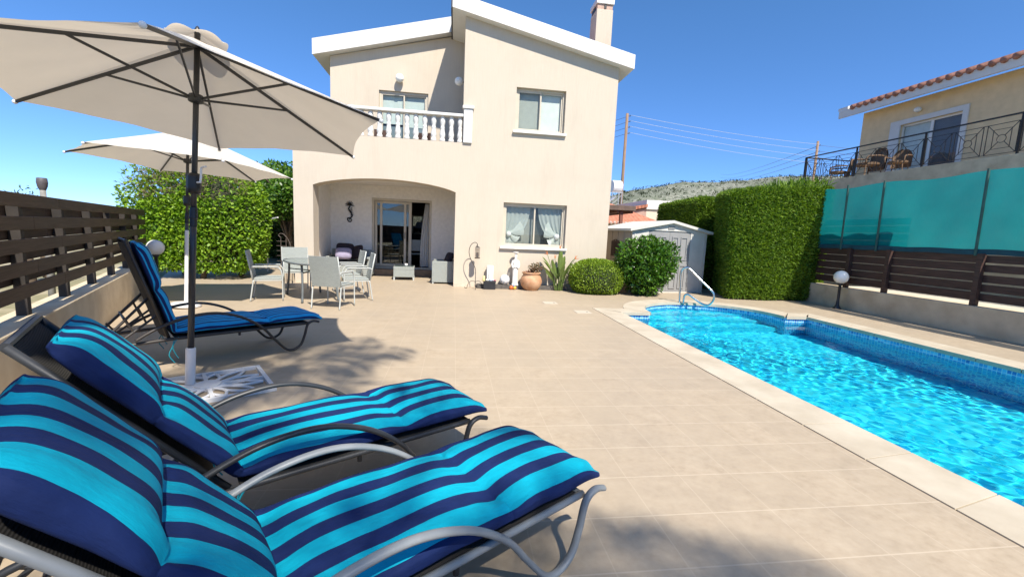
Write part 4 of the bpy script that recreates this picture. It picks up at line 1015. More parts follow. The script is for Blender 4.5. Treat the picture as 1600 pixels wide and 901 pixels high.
tag(MB().prism(fl2, lambda x, y: (x + .96, y + 11.31, .105), lambda x, y: (x + .96, y + 11.31, .60)).build('fluted_column', M('white_cast_stone', (.78, .77, .72), .6, .04, 8)), 'short white fluted column standing behind the black planter box', 'column')
bs = NT('speckled_mosaic'); vo = bs.n('ShaderNodeTexVoronoi'); vo.inputs['Scale'].default_value = 26; bs.l(bs.coords('Object'), vo.inputs[0])
m_spk = bs.end(bs.pbr(bs.ramp(bs.n('ShaderNodeSeparateColor').outputs[0] if 0 else vo.outputs['Distance'], [(.15, (.72, .72, .70)), (.55, (.72, .70, .68)), (.7, (.35, .45, .55))]), .35))
tag(MB().ball((1.36, 11.30, .105 + .135), .135, 20).build('mosaic_ball', m_spk, smooth=True), 'white speckled mosaic ball on the kerb left of the statue', 'ball')
toy = thing('garden_ornament', 'small orange and yellow fish ornament at the foot of the statue', 'ornament', (1.52, 11.12, 0))
MB().ball((0, 0, .055), .055, 12).build('body', M('orange_glaze', (.62, .13, .03), .4, .1), toy, smooth=True); MB().ball((.09, .0, .05), .048, 12).build('tail', M('yellow_glaze', (.72, .42, .05), .4, .1), toy, smooth=True); MB().ball((.06, -.01, .10), .035, 10).build('fin', M('grey_blue_glaze', (.2, .25, .35), .4, .1), toy, smooth=True)
# statue: draped lady with a bowl on her head
stt = thing('statue', 'white cast stone statue of a draped woman balancing a shallow bowl on her head', 'statue', (1.63, 11.28, .105)); stt.scale = (.84, .84, 1)
m_stone = M('white_cast_statue', (.76, .75, .71), .65, .06, 10, .2, 60)
NTH = 24
def stat(u, v):
    prof_ = [(0, .085), (.03, .095), (.06, .085), (.25, .078), (.42, .088), (.50, .075), (.55, .068), (.62, .085), (.66, .080), (.685, .035), (.70, .028), (.72, .04), (.76, .046), (.80, .036), (.815, .01)]
    z = u * .815
    for (z0, r0), (z1, r1) in zip(prof_[:-1], prof_[1:]):
        if z0 <= z <= z1: r = r0 + (r1 - r0) * (z - z0) / (z1 - z0)
    a = 2 * PI * v; fold = 1 + (.10 * math.cos(9 * a) * (1 if z < .5 else 0) * (1 - z / .6))
    return (r * fold * math.cos(a) * (1.0 if z > .66 or z < .5 else 1.12), r * fold * math.sin(a) * .8, z)
MB().sheet(stat, 40, NTH).build('figure', m_stone, stt, smooth=True)
for sx in (-1, 1): MB().tube(spline([(sx * .088, 0, .645), (sx * .115, -.02, .54), (sx * .085, -.075, .47), (sx * .01, -.095, .50)], 5), [.026] * 6 + [.022] * 5 + [.017] * 5, 8).build('arm', m_stone, stt, smooth=True)
MB().lathe([(.03, .81), (.04, .82), (.065, .845), (.09, .872), (.085, .876), (.04, .85)], (0, 0, 0), 20).build('bowl', m_stone, stt, smooth=True)
MB().box(-.10, .10, -.09, .09, 0, .03).build('pedestal', m_stone, stt, bevel=.006)
# terracotta jar with succulent
tpm = M('weathered_terracotta', (.40, .20, .10), .85, .25, 5, .25, 40, col2=(.56, .34, .20))
jr = thing('terracotta_jar', 'large round terracotta jar with a brown succulent in front of the wall', 'pot', (2.04, 11.12, 0))
MB().lathe([(.15, 0), (.17, .01), (.245, .10), (.285, .20), (.285, .27), (.25, .36), (.215, .405), (.225, .43), (.25, .455), (.245, .475), (.21, .475), (.19, .43), (.19, .40)], (0, 0, 0), 36).build('jar', tpm, jr, smooth=True)
P_, N_ = blob((.10, 0, .60), (.21, .14, .12), 300, 2, .2, 6, .1, 3)
leaves('succulent_leaf', P_, N_, .05, .03, leafmat('succulent_leaf', [(.10, .12, .05), (.20, .13, .06), (.22, .09, .06)], .1), jr)
sc = MB()
for k in range(9):
    a = k * .7; sc.tube(spline([(.02 * math.cos(a), .02 * math.sin(a), .44), (.06 + .05 * math.cos(a), .05 * math.sin(a), .52), (.10 + .16 * math.cos(a), .11 * math.sin(a), .60 + .03 * math.sin(k))], 4), .008, 6)
sc.build('succulent_stem', M('brown_stem', (.14, .09, .06), .8, .2), jr, smooth=True)
P_, N_ = blob((-.08, -.05, .465), (.13, .13, .02), 70, 2, .1, 6, .01, 4); leaves('trailing_leaf', P_, N_, .05, .025, leafmat('trailing_leaf', [(.30, .10, .05), (.15, .09, .05)], .1), jr)
# bird of paradise
bp_ = thing('bird_of_paradise', 'bird of paradise plant with upright paddle leaves and orange blooms by the wall', 'plant', (2.80, 11.14, 0))
m_sl = leafmat('paddle_leaf', [(.06, .13, .035), (.10, .19, .05), (.16, .22, .06), (.20, .16, .05)], .3, .35)
for k in range(17):
    a = k * 2.4 + .3; r0 = .10 * math.sqrt((k % 5 + 1) / 5); lean = .10 + .26 * ((k * 7) % 10) / 10; hgt = .55 + .42 * ((k * 5) % 9) / 9
    if k in (3, 7): lean, hgt = .05, 1.05
    bx_, by_ = r0 * math.cos(a), r0 * .6 * math.sin(a); dx, dy = math.cos(a) * lean, math.sin(a) * lean * .6
    tip = Vector((bx_ + dx * 1.5, by_ + dy * 1.5, hgt)); md = Vector((bx_ + dx * .5, by_ + dy * .5, hgt * .55)); b0_ = Vector((bx_, by_, 0))
    sp_ = spline([b0_, md, tip], 9); ax_ = Vector((-math.sin(a), math.cos(a), 0)) if k % 3 else Vector((1, .2, 0)); ax_.normalize()
    st_ = MB().tube(sp_[:11], [.011 - .0004 * j for j in range(11)], 6)
    def fn(u, v):
        i = 8 + u * 10; i0 = min(int(i), 17); p_ = sp_[i0].lerp(sp_[i0 + 1], i - i0); w_ = .058 * math.sin(PI * min(1, u * .93 + .05)) ** .8
        o_ = (v - .5) * 2; nn_ = (sp_[i0 + 1] - sp_[i0]).cross(ax_).normalized()
        return p_ + ax_ * o_ * w_ + nn_ * abs(o_) * w_ * .45
    st_.sheet(fn, 12, 4); st_.build('leaf', m_sl, bp_, smooth=True)
m_orb = M('orange_bloom', (.55, .16, .04), .6, .2, 10)
for (x, y, z, dx) in ((-.34, .05, .95, -.10), (-.02, .02, 1.12, .05), (.40, .0, .86, .12), (-.12, .10, .86, .02)):
    MB().tube(spline([(x * .2, y, .1), (x * .6, y, z * .6), (x, y, z)], 4), .006, 6).build('flower_stem', m_sl, bp_, smooth=True)
    fb = MB().tube([(x, y, z), (x + dx, y, z + .02)], [.014, .002], 6)
    for q_ in range(3): fb.tube([(x, y, z), (x + dx * .3 + (q_ - 1) * .03, y, z + .10)], [.010, .002], 5)
    fb.build('bloom', m_orb, bp_)

# ------------------------------------------------------------------ clipped bush, loose shrub
m_bushleaf = leafmat('lime_bush_leaf', [(.08, .14, .012), (.17, .28, .022), (.26, .38, .03), (.34, .45, .05)], .3)
m_core = M('shaded_foliage_core', (.018, .026, .008), .9, .3, 12)  # solid core; the shade inside the foliage is put into its colour
bu = thing('clipped_bush', 'round clipped yellow green bush at the right corner of the house wall', 'bush', (3.74, 10.92, 0))
MB().lathe([(.30, .0), (.56, .12), (.62, .34), (.56, .58), (.36, .74), (.02, .78)], (0, 0, 0), 24).build('stem', m_core, bu, smooth=True)  # solid core painted with the shade under the leaves
P_, N_ = blob((0, 0, .40), (.70, .64, .47), 15000, 2.5, .03, 5, .10, 5, .02); leaves('foliage', P_, N_, .042, .024, m_bushleaf, bu, out=.7)
m_shleaf = leafmat('glossy_green_leaf', [(.02, .06, .006), (.045, .12, .012), (.08, .19, .02), (.14, .27, .03)], .25, .3)
sb_ = thing('leafy_shrub', 'dark glossy loose shrub standing in front of the grey shed', 'shrub', (5.0, 10.75, 0))
tk = MB()
for k in range(6):
    a = k * 1.1; tk.tube(spline([(.05 * math.cos(a), .05 * math.sin(a), 0), (.12 * math.cos(a), .1 * math.sin(a), .3), (.45 * math.cos(a), .4 * math.sin(a), .85)], 4), [.028 - .002 * j for j in range(9)], 6)
tk.build('trunk', M('shrub_bark', (.08, .06, .04), .9, .3, 10), sb_, smooth=True)
P1, N1 = blob((0, 0, .83), (.84, .62, .64), 4600, 2.2, .14, 4.2, .34, 8, .08); P2, N2 = blob((.02, 0, .80), (.62, .48, .48), 2200, 2.2, .1, 3, .4, 12, .1); P3, N3 = blob((.0, -.1, .28), (.45, .40, .26), 900, 2, .15, 4, .2, 14, .03)
leaves('foliage', np.concatenate([P1, P2, P3]), np.concatenate([N1, N2, N3]), .105, .05, m_shleaf, sb_, out=.45)

# ------------------------------------------------------------------ cypress hedges on the right
m_cyp = leafmat('cypress_spray', [(.04, .09, .007), (.09, .175, .012), (.155, .26, .018), (.22, .34, .03)], .3, .6)
h1 = thing('clipped_hedge', 'tall box clipped cypress hedge between the shed and the green net', 'hedge', (8.4, 11.0, 0))
def shear(P):
    P = P.copy(); fx = np.clip((9.0 - P[:, 0]) / 1.9, 0, 1.1); P[:, 0] += fx * .42 * np.clip((P[:, 1] - 10.2), 0, 2) - fx * .10 * np.clip(P[:, 2] - .8, 0, 2); P[:, 2] *= 1 + .035 * (P[:, 0] - 8.4); return P
P_, N_ = boxpts(7.02, 9.85, 10.22, 12.0, 0.0, 2.92, 8200, 'flt', .16, .05, 2.6, 3); P_ = shear(P_)
leaves('foliage', P_, N_, .085, .022, m_cyp, h1, (8.4, 11.0, 0), out=.45, up=.35)
MB().add([(-1.15, -.62, .0), (1.35, -.62, 0), (1.35, 1.0, 0), (-.55, 1.0, 0), (-1.3, -.62, 2.62), (1.35, -.62, 2.86), (1.35, 1.0, 2.86), (-.7, 1.0, 2.6)], [(3, 2, 1, 0), (4, 5, 6, 7), (0, 1, 5, 4), (1, 2, 6, 5), (2, 3, 7, 6), (3, 0, 4, 7)]).build('shaded_core', m_core, h1)
P_, N_ = boxpts(8.5, 9.8, 10.3, 11.9, 2.80, 2.96, 260, 't', .02, .05, 3, 4); P_ = shear(P_); leaves('top_sprigs', P_, N_, .20, .03, m_cyp, h1, (8.4, 11.0, 0), out=.6, up=1.2)
h2 = thing('clipped_hedge', 'long shaded cypress hedge running back behind the shed', 'hedge', (8.2, 13.8, 0))
P_, N_ = boxpts(7.42, 9.2, 12.5, 15.3, 0.0, 2.78, 5200, 'flt', .16, .05, 2.4, 6); leaves('foliage', P_, N_, .09, .026, m_cyp, h2, (8.2, 13.8, 0), out=.45, up=.35)
MB().box(-.62, .9, -1.15, 1.4, 0, 2.62).build('shaded_core', m_core, h2)

# ------------------------------------------------------------------ shed
sd8 = math.radians(8.5)
sh_ = thing('garden_shed', 'pale grey plastic garden shed with panelled double door and low gable', 'shed', (4.74, 11.12, 0), sd8)
m_shl = M('pale_grey_resin', (.58, .56, .51), .6, .05, 5, .1, 40); m_shd = M('grey_resin_door', (.27, .27, .27), .6, .05, 5, .1, 40); m_tan = M('tan_resin_side', (.42, .35, .27), .65, .06, 5)
W_, D_ = 2.40, 1.9; ev, pk = 1.70, 1.93
fw = MB(); dh = rect(.50, 1.86, .03, 1.70)
fw.fill([[(0, 0), (W_, 0), (W_, ev), (W_ / 2, pk), (0, ev)], dh], lambda x, z: (x, 0, z)); fw.fill([[(0, 0), (W_, 0), (W_, ev), (W_ / 2, pk), (0, ev)]], lambda x, z: (x, D_, z))
fw.add([(W_, 0, 0), (W_, D_, 0), (W_, D_, ev), (W_, 0, ev)], [(0, 1, 2, 3)]); fw.wall(dh, lambda x, z: (x, 0, z), lambda x, z: (x, .04, z))
fw.box(.06, .10, -.012, -.001, .05, 1.66).box(W_ - .10, W_ - .06, -.012, -.001, .05, 1.66).box(.02, W_ - .02, -.014, -.001, 1.715, 1.735)
fw.build('wall', m_shl, sh_)
sw = MB().add([(0, 0.001, 0), (0, D_, 0), (0, D_, ev), (0, 0.001, ev)], [(0, 1, 2, 3)])
for k in range(6): sw.box(-.012, -.001, .1 + k * .32, .12 + k * .32, .05, 1.66)
sw.build('side_wall', m_tan, sh_)
for k, (a0, a1) in enumerate(((.505, 1.177), (1.183, 1.855))):
    db = MB().box(a0, a1, .012, .035, .04, 1.695); wdt = a1 - a0
    for px0, px1, pz0, pz1 in ((.12, .42, .12, .78), (.54, .86, .12, .78), (.12, .42, .92, 1.56), (.54, .86, .92, 1.56)):
        X0_, X1_ = a0 + px0 * wdt, a0 + px1 * wdt
        db.box(X0_, X1_, -.008, .0115, pz0, pz0 + .028).box(X0_, X1_, -.008, .0115, pz1 - .028, pz1).box(X0_, X0_ + .028, -.008, .0115, pz0 + .028, pz1 - .028).box(X1_ - .028, X1_, -.008, .0115, pz0 + .028, pz1 - .028)
    d_ = db.build('door', m_shd, sh_)
    if k == 1: MB().box(a0 + .03, a0 + .06, -.02, .0115, .85, .98).build('handle', m_black, d_)
rfb = MB().prism([(-.12, ev - .035), (W_ / 2, pk + .0), (W_ + .12, ev - .035), (W_ + .12, ev + .035), (W_ / 2, pk + .075), (-.12, ev + .035)], lambda x, z: (x, -.10, z), lambda x, z: (x, D_ + .1, z))
rr_ = rfb.build('roof', m_shl, sh_, bevel=.008)
MB().box(W_ / 2 - .10, W_ / 2 + .10, -.016, -.002, 1.75, 1.775).box(W_ / 2 - .10, W_ / 2 + .10, -.016, -.002, 1.785, 1.81).box(W_ / 2 - .10, W_ / 2 + .10, -.016, -.002, 1.82, 1.845).build('gable_vent', m_shd, sh_)
m_brsh = M('brown_shutter', (.09, .055, .035), .7, .15, 6)
for y0_ in (.58, .83):
    s_ = MB().fill([[(y0_, .95), (y0_ + .22, .95), (y0_ + .22, 1.44 if y0_ < .7 else 1.37), (y0_, 1.37 if y0_ < .7 else 1.44)]], lambda y, z: (-.03, y, z))
    s_.box(-.028, -.013, y0_, y0_ + .22, .95, 1.37)
    for q_ in range(4): s_.box(-.038, -.0305, y0_ + .02 + .05 * q_, y0_ + .04 + .05 * q_, .97, 1.36)
    s_.build('shutter', m_brsh, sh_)

# ------------------------------------------------------------------ pool handrail, globe lamps, lids
hr = thing('pool_handrail', 'curved stainless steel handrail at the rounded end of the pool', 'handrail', (5.36, 9.52, 0))
dr = Vector((.75, -.66, 0))
m_steel = NT('stainless_steel'); m_steel = m_steel.end(m_steel.pbr((.62, .63, .64), .16, 1.0))
path = [(0, .0), (-.015, .3), (-.03, .66), (.0, .79), (.08, .845), (.17, .815), (.40, .60), (.68, .36), (.74, .26), (.73, .14), (.66, .035), (.58, .015), (.46, .055), (.22, .20), (.15, .215), (.10, .17), (.085, .0)]
MB().tube(spline([dr * a + Vector((0, 0, z)) for a, z in path], 7), .0225, 12).build('rail', m_steel, hr, smooth=True)
for a in (0, .085): MB().lathe([(.05, 0), (.05, .008), (.03, .014)], tuple(dr * a), 14).build('flange', m_steel, hr)
def globe_lamp(label, loc, hgt, r=.15):
    t = thing('globe_lamp', label, 'lamp', loc, 0, 'white globe bollard lamps')
    MB().lathe([(.09, 0), (.09, .015), (.06, .05), (.038, .10), (.03, .2), (.03, hgt - 2 * r - .04), (.05, hgt - 2 * r - .03), (.06, hgt - 2 * r + .015)], (0, 0, 0), 16).build('post', m_lampblk, t, smooth=True)
    MB().ball((0, 0, hgt - r), r, 24).build('globe', m_globe, t, smooth=True); return t
globe_lamp('white globe lamp on a black post in front of the grey wall by the pool', (9.20, 9.12, 0), .92, .155)
globe_lamp('white globe lamp at the end of the low wall in front of the ivy hedge', (-5.86, 9.42, .0), 1.03, .15)
for k, (x, y, lab) in enumerate(((2.52, 8.02, 'square pale skimmer lid in the deck beside the pool corner'), (2.10, 9.05, 'pale square inspection lid in the deck in front of the house'))):
    t = thing('deck_lid', lab, 'lid', (x, y, 0)); MB().box(-.15, .15, -.15, .15, .0, .006).build('lid', M('pale_lid_%s' % 'ab'[k], (.50, .44, .35), .6, .05), t, bevel=.002)
    MB().lathe([(.02, .0062), (.02, .008), (.005, .008)], (.09, 0, 0), 10).build('finger_hole', m_black, t)
# ------------------------------------------------------------------ planting on the left
m_ivy = leafmat('bright_ivy_leaf', [(.065, .15, .008), (.14, .27, .014), (.22, .37, .02), (.31, .46, .035)], .32, .5)
m_dry = leafmat('dry_twig', [(.16, .12, .07), (.24, .18, .11), (.11, .12, .04)], .1, .8)
m_bark = M('grey_brown_bark', (.12, .085, .055), .9, .3, 8, .4, 30)
iv = thing('ivy_hedge', 'bright green rounded ivy hedge with bare brown twigs near its top', 'hedge', (-6.3, 12.3, 0))
tk = MB()
for x, y, lx in ((.05, -.55, .3), (-.8, .2, -.4), (.6, .2, .5)): tk.tube(spline([(x, y, 0), (x + .05, y + .05, .3), (x + lx * .4, y + .2, .8), (x + lx, y + .4, 1.5)], 4), [.075 - .004 * j for j in range(13)], 8)
tk.build('trunk', m_bark, iv, smooth=True)
P_, N_ = blob((-.05, 0, 1.42), (1.28, .95, 1.34), 23000, 4.6, .06, 2.6, .26, 31); P2, N2 = blob((-.75, -.1, 1.60), (.98, .85, 1.18), 7500, 4.2, .07, 3, .26, 33)
P_ = np.concatenate([P_, P2]); N_ = np.concatenate([N_, N2])
z0m = .12 + .10 * lump(P_ * np.array([1, .2, 0]), 4, 9); k = (P_[:, 2] > z0m) & ~((P_[:, 2] > 2.62) & (P_[:, 0] > -.2)); P_, N_ = P_[k], N_[k]
dry = (P_[:, 2] + .55 * lump(P_, 2.2, 17) - .12 * P_[:, 0] > 2.22) & (P_[:, 0] < 1.1) & (NP.rand(len(P_)) < .62)
leaves('foliage', P_[~dry], N_[~dry], .080, .056, m_ivy, iv, out=.55)
leaves('bare_twigs', P_[dry], N_[dry], .15, .014, m_dry, iv, out=.3)
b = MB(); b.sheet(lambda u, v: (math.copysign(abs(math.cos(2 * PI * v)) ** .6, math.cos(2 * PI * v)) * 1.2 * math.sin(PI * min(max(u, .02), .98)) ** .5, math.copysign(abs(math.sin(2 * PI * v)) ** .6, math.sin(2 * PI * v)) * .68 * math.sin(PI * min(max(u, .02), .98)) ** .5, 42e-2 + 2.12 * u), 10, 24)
b.build('shaded_core', m_core, iv, smooth=True)
m_tree = leafmat('spring_tree_leaf', [(.03, .09, .01), (.07, .17, .02), (.13, .26, .03), (.20, .32, .05)], .35, .4)
def tree(label, loc, h0, r, cz, n, seed, L=.14, Wd=.07, mat=None, cat='tree', name='leafy_tree'):
    t = thing(name, label, cat, loc)
    tb_ = MB().tube(spline([(0, 0, 0), (.05, .03, h0 * .6), (0, 0, cz)], 6), [.11 - .005 * j for j in range(13)], 8)
    for k in range(6):
        a = k * 1.05 + seed; tb_.tube(spline([(0, 0, h0 * (.7 + .05 * k)), (.4 * math.cos(a) * r[0], .4 * math.sin(a) * r[1], cz - .1), (.75 * math.cos(a) * r[0], .75 * math.sin(a) * r[1], cz + .35 * r[2])], 4), [.05 - .004 * j for j in range(9)], 6)
    tb_.build('trunk', m_bark, t, smooth=True)
    Ps, Ns = [], []
    rr = np.random.RandomState(seed)
    for k in range(9):
        d = rr.randn(3); d /= np.linalg.norm(d); c = np.array([0, 0, cz]) + d * np.array(r) * .55
        p_, n_ = blob(c, np.array(r) * (.42 + .2 * rr.rand()), n // 9, 2, .18, 3.5, .5, seed + k); Ps.append(p_); Ns.append(n_)
    leaves('crown', np.concatenate(Ps), np.concatenate(Ns), L, Wd, mat or m_tree, t, out=.4); return t
tree('light green tree behind the ivy hedge at the left corner of the house', (-5.85, 16.4, 0), 1.2, (1.75, 1.3, 1.15), 2.6, 14000, 41)
m_dkleaf = leafmat('dark_evergreen_leaf', [(.012, .035, .006), (.03, .075, .012), (.05, .11, .02)], .2, .5)  # dark green shared by the evergreens
tree('dense dark evergreen shrub low behind the ivy hedge beside the house', (-6.4, 18.6, 0), .5, (2.4, 1.2, 1.5), 1.5, 9000, 52, .13, .06, m_dkleaf, 'shrub', 'evergreen_shrub')
db = thing('clipped_hedge', 'dark background hedge across the gap between ivy and house', 'hedge', (-6.6, 20, 0)); P_, N_ = boxpts(-9.5, -3.9, 19.6, 21, 0, 2.3, 900, 'ft', .2, .12, 1.6, 12); leaves('foliage', P_, N_, .14, .07, m_dkleaf, db, (-6.6, 20, 0)); MB().box(-2.8, 2.6, -.25, .9, 0, 2.1).build('shaded_core', m_core, db)
tree('second light green tree farther back beyond the ivy hedge', (-9.6, 20.5, 0), 1.4, (2.0, 1.6, 1.3), 2.3, 6500, 63)
ca = thing('clothes_airer', 'thin white clothes airer arm poking out beside the ivy hedge', 'clothes airer', (-5.45, 13.75, 0))
m_wt = M('white_enamel', (.75, .75, .73), .4, .03, 6)
MB().tube([(-.15, .2, 0), (-.15, .2, 1.62)], .02, 8).build('post', m_wt, ca); MB().bar((-.15, .2, 1.56), (.42, -.45, 1.63), .035, .03).bar((-.15, .2, 1.58), (-.7, .75, 1.60), .035, .03).build('arm', m_wt, ca)
MB().tube([(.38, -.40, 1.625), (.0, .55, 1.62)], .004, 4).tube([(.2, -.2, 1.61), (-.05, .42, 1.61)], .004, 4).build('line', m_wt, ca)
cp_ = thing('cup_topped_post', 'grey post with a dark cup shaped top beyond the left fence', 'post', (-6.57, 8.0, -.4))
MB().tube([(0, 0, 0), (0, 0, 2.22)], [.05, .038], 12).build('post', M('grey_post', (.25, .24, .22), .8, .2, 8), cp_, smooth=True)
MB().lathe([(.03, 2.205), (.042, 2.23), (.060, 2.28), (.068, 2.34), (.062, 2.41), (.05, 2.415), (.048, 2.38)], (0, 0, 0), 18).build('cup_top', M('dark_cup', (.08, .07, .075), .6, .3, 9), cp_, smooth=True)
tree('small dark treetop just showing above the left fence, left of the cup topped post', (-8.64, 10.0, -.5), .9, (.36, .36, .5), 1.98, 700, 71, .09, .03, m_dkleaf)
tree('thin sprout of a tree beside the cup topped post above the left fence', (-8.42, 10.15, -.5), .9, (.13, .13, .4), 2.0, 260, 77, .08, .025, m_dkleaf)

# ------------------------------------------------------------------ neighbour's house and terrace
m_yel = M('yellow_ochre_render', (.74, .56, .33), .85, .06, 4, .2, 50)
m_conc = M('weathered_concrete', (.50, .395, .26), .9, .15, 2.5, .3, 30, col2=(.70, .58, .40))
tag(MB().box(9.72, 11.99, -6, 10.1, -.2, .46).build('neighbour_yard', M('pale_yard_paving', (.55, .50, .40), .9, .1, 3)), kind='structure')
NB = (14, 10, 3.64)
nb_ = thing('neighbour_house', 'yellow rendered neighbouring house with red roof tiles above the raised terrace', 'house', NB)
def np_(name, mb, mat, par=None, **kw): return mb.build(name, mat, par or nb_, org=NB, **kw)
X_ = 14.0; ft = lambda x: (lambda y, z: (x, y, z))
ndoor = [(10.78, 3.64), (12.50, 3.64), (12.50, 5.40), (10.78, 5.40)]
nw_ = MB().fill([[(-2, 3.64), (10.78, 3.64), (10.78, 5.40), (12.50, 5.40), (12.50, 3.64), (13.88, 3.64), (13.88, 6.12), (-2, 6.12)]], ft(X_))
nw_.wall(ndoor, ft(X_), ft(X_ + .18)); nw_.add([(X_, 13.88, 0), (22, 13.88, 0), (22, 13.88, 6.12), (X_, 13.88, 6.12)], [(0, 1, 2, 3)]).add([(22, -2, 0), (22, 13.88, 0), (22, 13.88, 6.12), (22, -2, 6.12)], [(0, 1, 2, 3)])
nw_.add([(X_, -2, 3.6), (22, -2, 3.6), (22, -2, 6.12), (X_, -2, 6.12)], [(0, 1, 2, 3)])
np_('wall', nw_, m_yel)
room(X_ + .185, 17, 10.5, 12.8, 3.6, 5.6, nrm_ := MB()); np_('interior_wall', nrm_, m_dark)
dfr = MB(); 
dfr.box(13.955, 13.998, 10.64, 10.78, 3.64, 5.55).box(13.955, 13.998, 12.50, 12.82, 3.64, 5.55).box(13.955, 13.998, 10.78, 12.50, 5.40, 5.55)
dd = np_('door_surround', dfr, m_white, bevel=.005)
ds = MB(); ds.box(14.06, 14.10, 10.78, 10.83, 3.66, 5.40).box(14.06, 14.10, 12.45, 12.50, 3.66, 5.40).box(14.06, 14.10, 11.58, 11.66, 3.66, 5.34).box(14.06, 14.10, 10.83, 12.45, 5.34, 5.40).box(14.06, 14.10, 10.83, 12.45, 3.66, 3.72)
dn = np_('sliding_door', ds, m_aluw)
np_('pane', MB().box(14.078, 14.082, 10.83, 11.58, 3.72, 5.34), glassmat('dark_grey_glass', (.7, .7, .7), -.01), dn); np_('pane', MB().box(14.078, 14.082, 11.66, 12.45, 3.72, 5.34), m_glass, dn)
np_('blind', MB().box(14.12, 14.125, 11.64, 12.47, 3.70, 5.36), M('pale_grey_blind', (.80, .82, .82), .8, .05), dn); np_('blind', MB().box(14.12, 14.125, 10.82, 11.60, 3.70, 5.36), M('dark_grey_blind', (.52, .51, .51), .8, .05), dn)
np_('wall_lamp', MB().ball((13.93, 12.0, 5.74), .10, 14, .8), m_globe, smooth=True)
zr = lambda x: 6.27 + .36 * (x - 13.50)
rf = np_('roof', MB().prism([(13.50, 6.02), (13.56, 6.02), (13.56, 6.10), (18, zr(18) - .2), (18, zr(18)), (13.50, 6.26)], lambda x, z: (x, -2.2, z), lambda x, z: (x, 14.38, z)), m_white)
rt_ = MB(); y = -2.1
while y < 14.0:
    pts = [(13.44 + (18 - 13.44) * j / 6, y, zr(13.44 + (18 - 13.44) * j / 6) + .02) for j in range(7)]; rt_.tube(pts, .085, 8); y += .245
rt_.box(13.5, 13.51, -2.1, 14.0, 6.262, 6.275); np_('roof_tiles', rt_, m_terra, rf, smooth=True)
np_('verge', MB().prism([(13.48, 6.26), (18, zr(18)), (18, zr(18) + .10), (13.48, 6.36)], lambda x, z: (x, 14.02, z), lambda x, z: (x, 14.40, z)), m_white, rf)
tag(MB().box(12.0, 13.99, -4, 14.0, -.3, 3.638).build('terrace_wall', m_conc, bevel=.01), 'raised grey concrete terrace behind the green net, carrying the iron railing', 'terrace')
ra = thing('balcony_railing', 'black wrought iron railing with ringed square panels along the neighbour\'s terrace', 'railing', (12.06, 10, 3.64))
RO = (12.06, 10, 3.64)
def rail_run(P0, P1):
    P0, P1 = Vector(P0), Vector(P1); L = (P1 - P0).length; d = (P1 - P0) / L; nb_ay = max(1, round(L / 1.95)); U = Vector((0, 0, 1))
    MB().bar(P0 + U * .87, P1 + U * .87, .045, .03).build('top_rail', m_black, ra, org=RO)
    for i in range(nb_ay + 1):
        q_ = P0 + d * (L * i / nb_ay); MB().bar(q_, q_ + U * .86, .035, .035, (1, 0, 0)).build('post', m_black, ra, org=RO)
    for i in range(nb_ay):
        a = P0 + d * (L * i / nb_ay); pl_ = L / nb_ay; k = max(1, round(pl_ / .65)); pn = MB(); w_ = pl_ / k; z0_, z1_ = .06, .72
        pn.bar(a + d * .02 + U * z0_, a + d * (pl_ - .02) + U * z0_, .012, .012).bar(a + d * .02 + U * z1_, a + d * (pl_ - .02) + U * z1_, .012, .012)
        for j in range(k):
            s0, s1 = j * w_ + .04, (j + 1) * w_ - .04; p = lambda s, z: a + d * s + U * z; mx_, mz = (s0 + s1) / 2, (z0_ + z1_) / 2
            pn.bar(p(s0, z0_), p(s0, z1_), .012, .012, (1, 0, 0)).bar(p(s1, z0_), p(s1, z1_), .012, .012, (1, 0, 0))
            e = .12
            for A, B in (((s0 + e, z0_ + e), (s1 - e, z0_ + e)), ((s1 - e, z0_ + e), (s1 - e, z1_ - e)), ((s1 - e, z1_ - e), (s0 + e, z1_ - e)), ((s0 + e, z1_ - e), (s0 + e, z0_ + e))): pn.bar(p(*A), p(*B), .01, .01, d.cross(U))
            for sx, sz in ((s0, z0_), (s1, z0_), (s1, z1_), (s0, z1_)):
                v_ = Vector((mx_ - sx, mz - sz)); v_ = v_ * (1 - .085 / v_.length); pn.bar(p(sx, sz), p(sx + v_.x, sz + v_.y), .011, .011, d.cross(U))
            pn.tube([p(mx_ + .085 * math.cos(t_ * PI / 9), mz + .085 * math.sin(t_ * PI / 9)) for t_ in range(19)], .0075, 5, False)
        pn.build('panel', m_black, ra, org=RO)
rail_run((12.06, 13.96, 3.64), (12.06, -1.6, 3.64)); rail_run((12.10, 13.96, 3.64), (13.95, 13.96, 3.64))
m_rat = wickermat('brown_rattan', (.20, .12, .065), (.06, .035, .02))
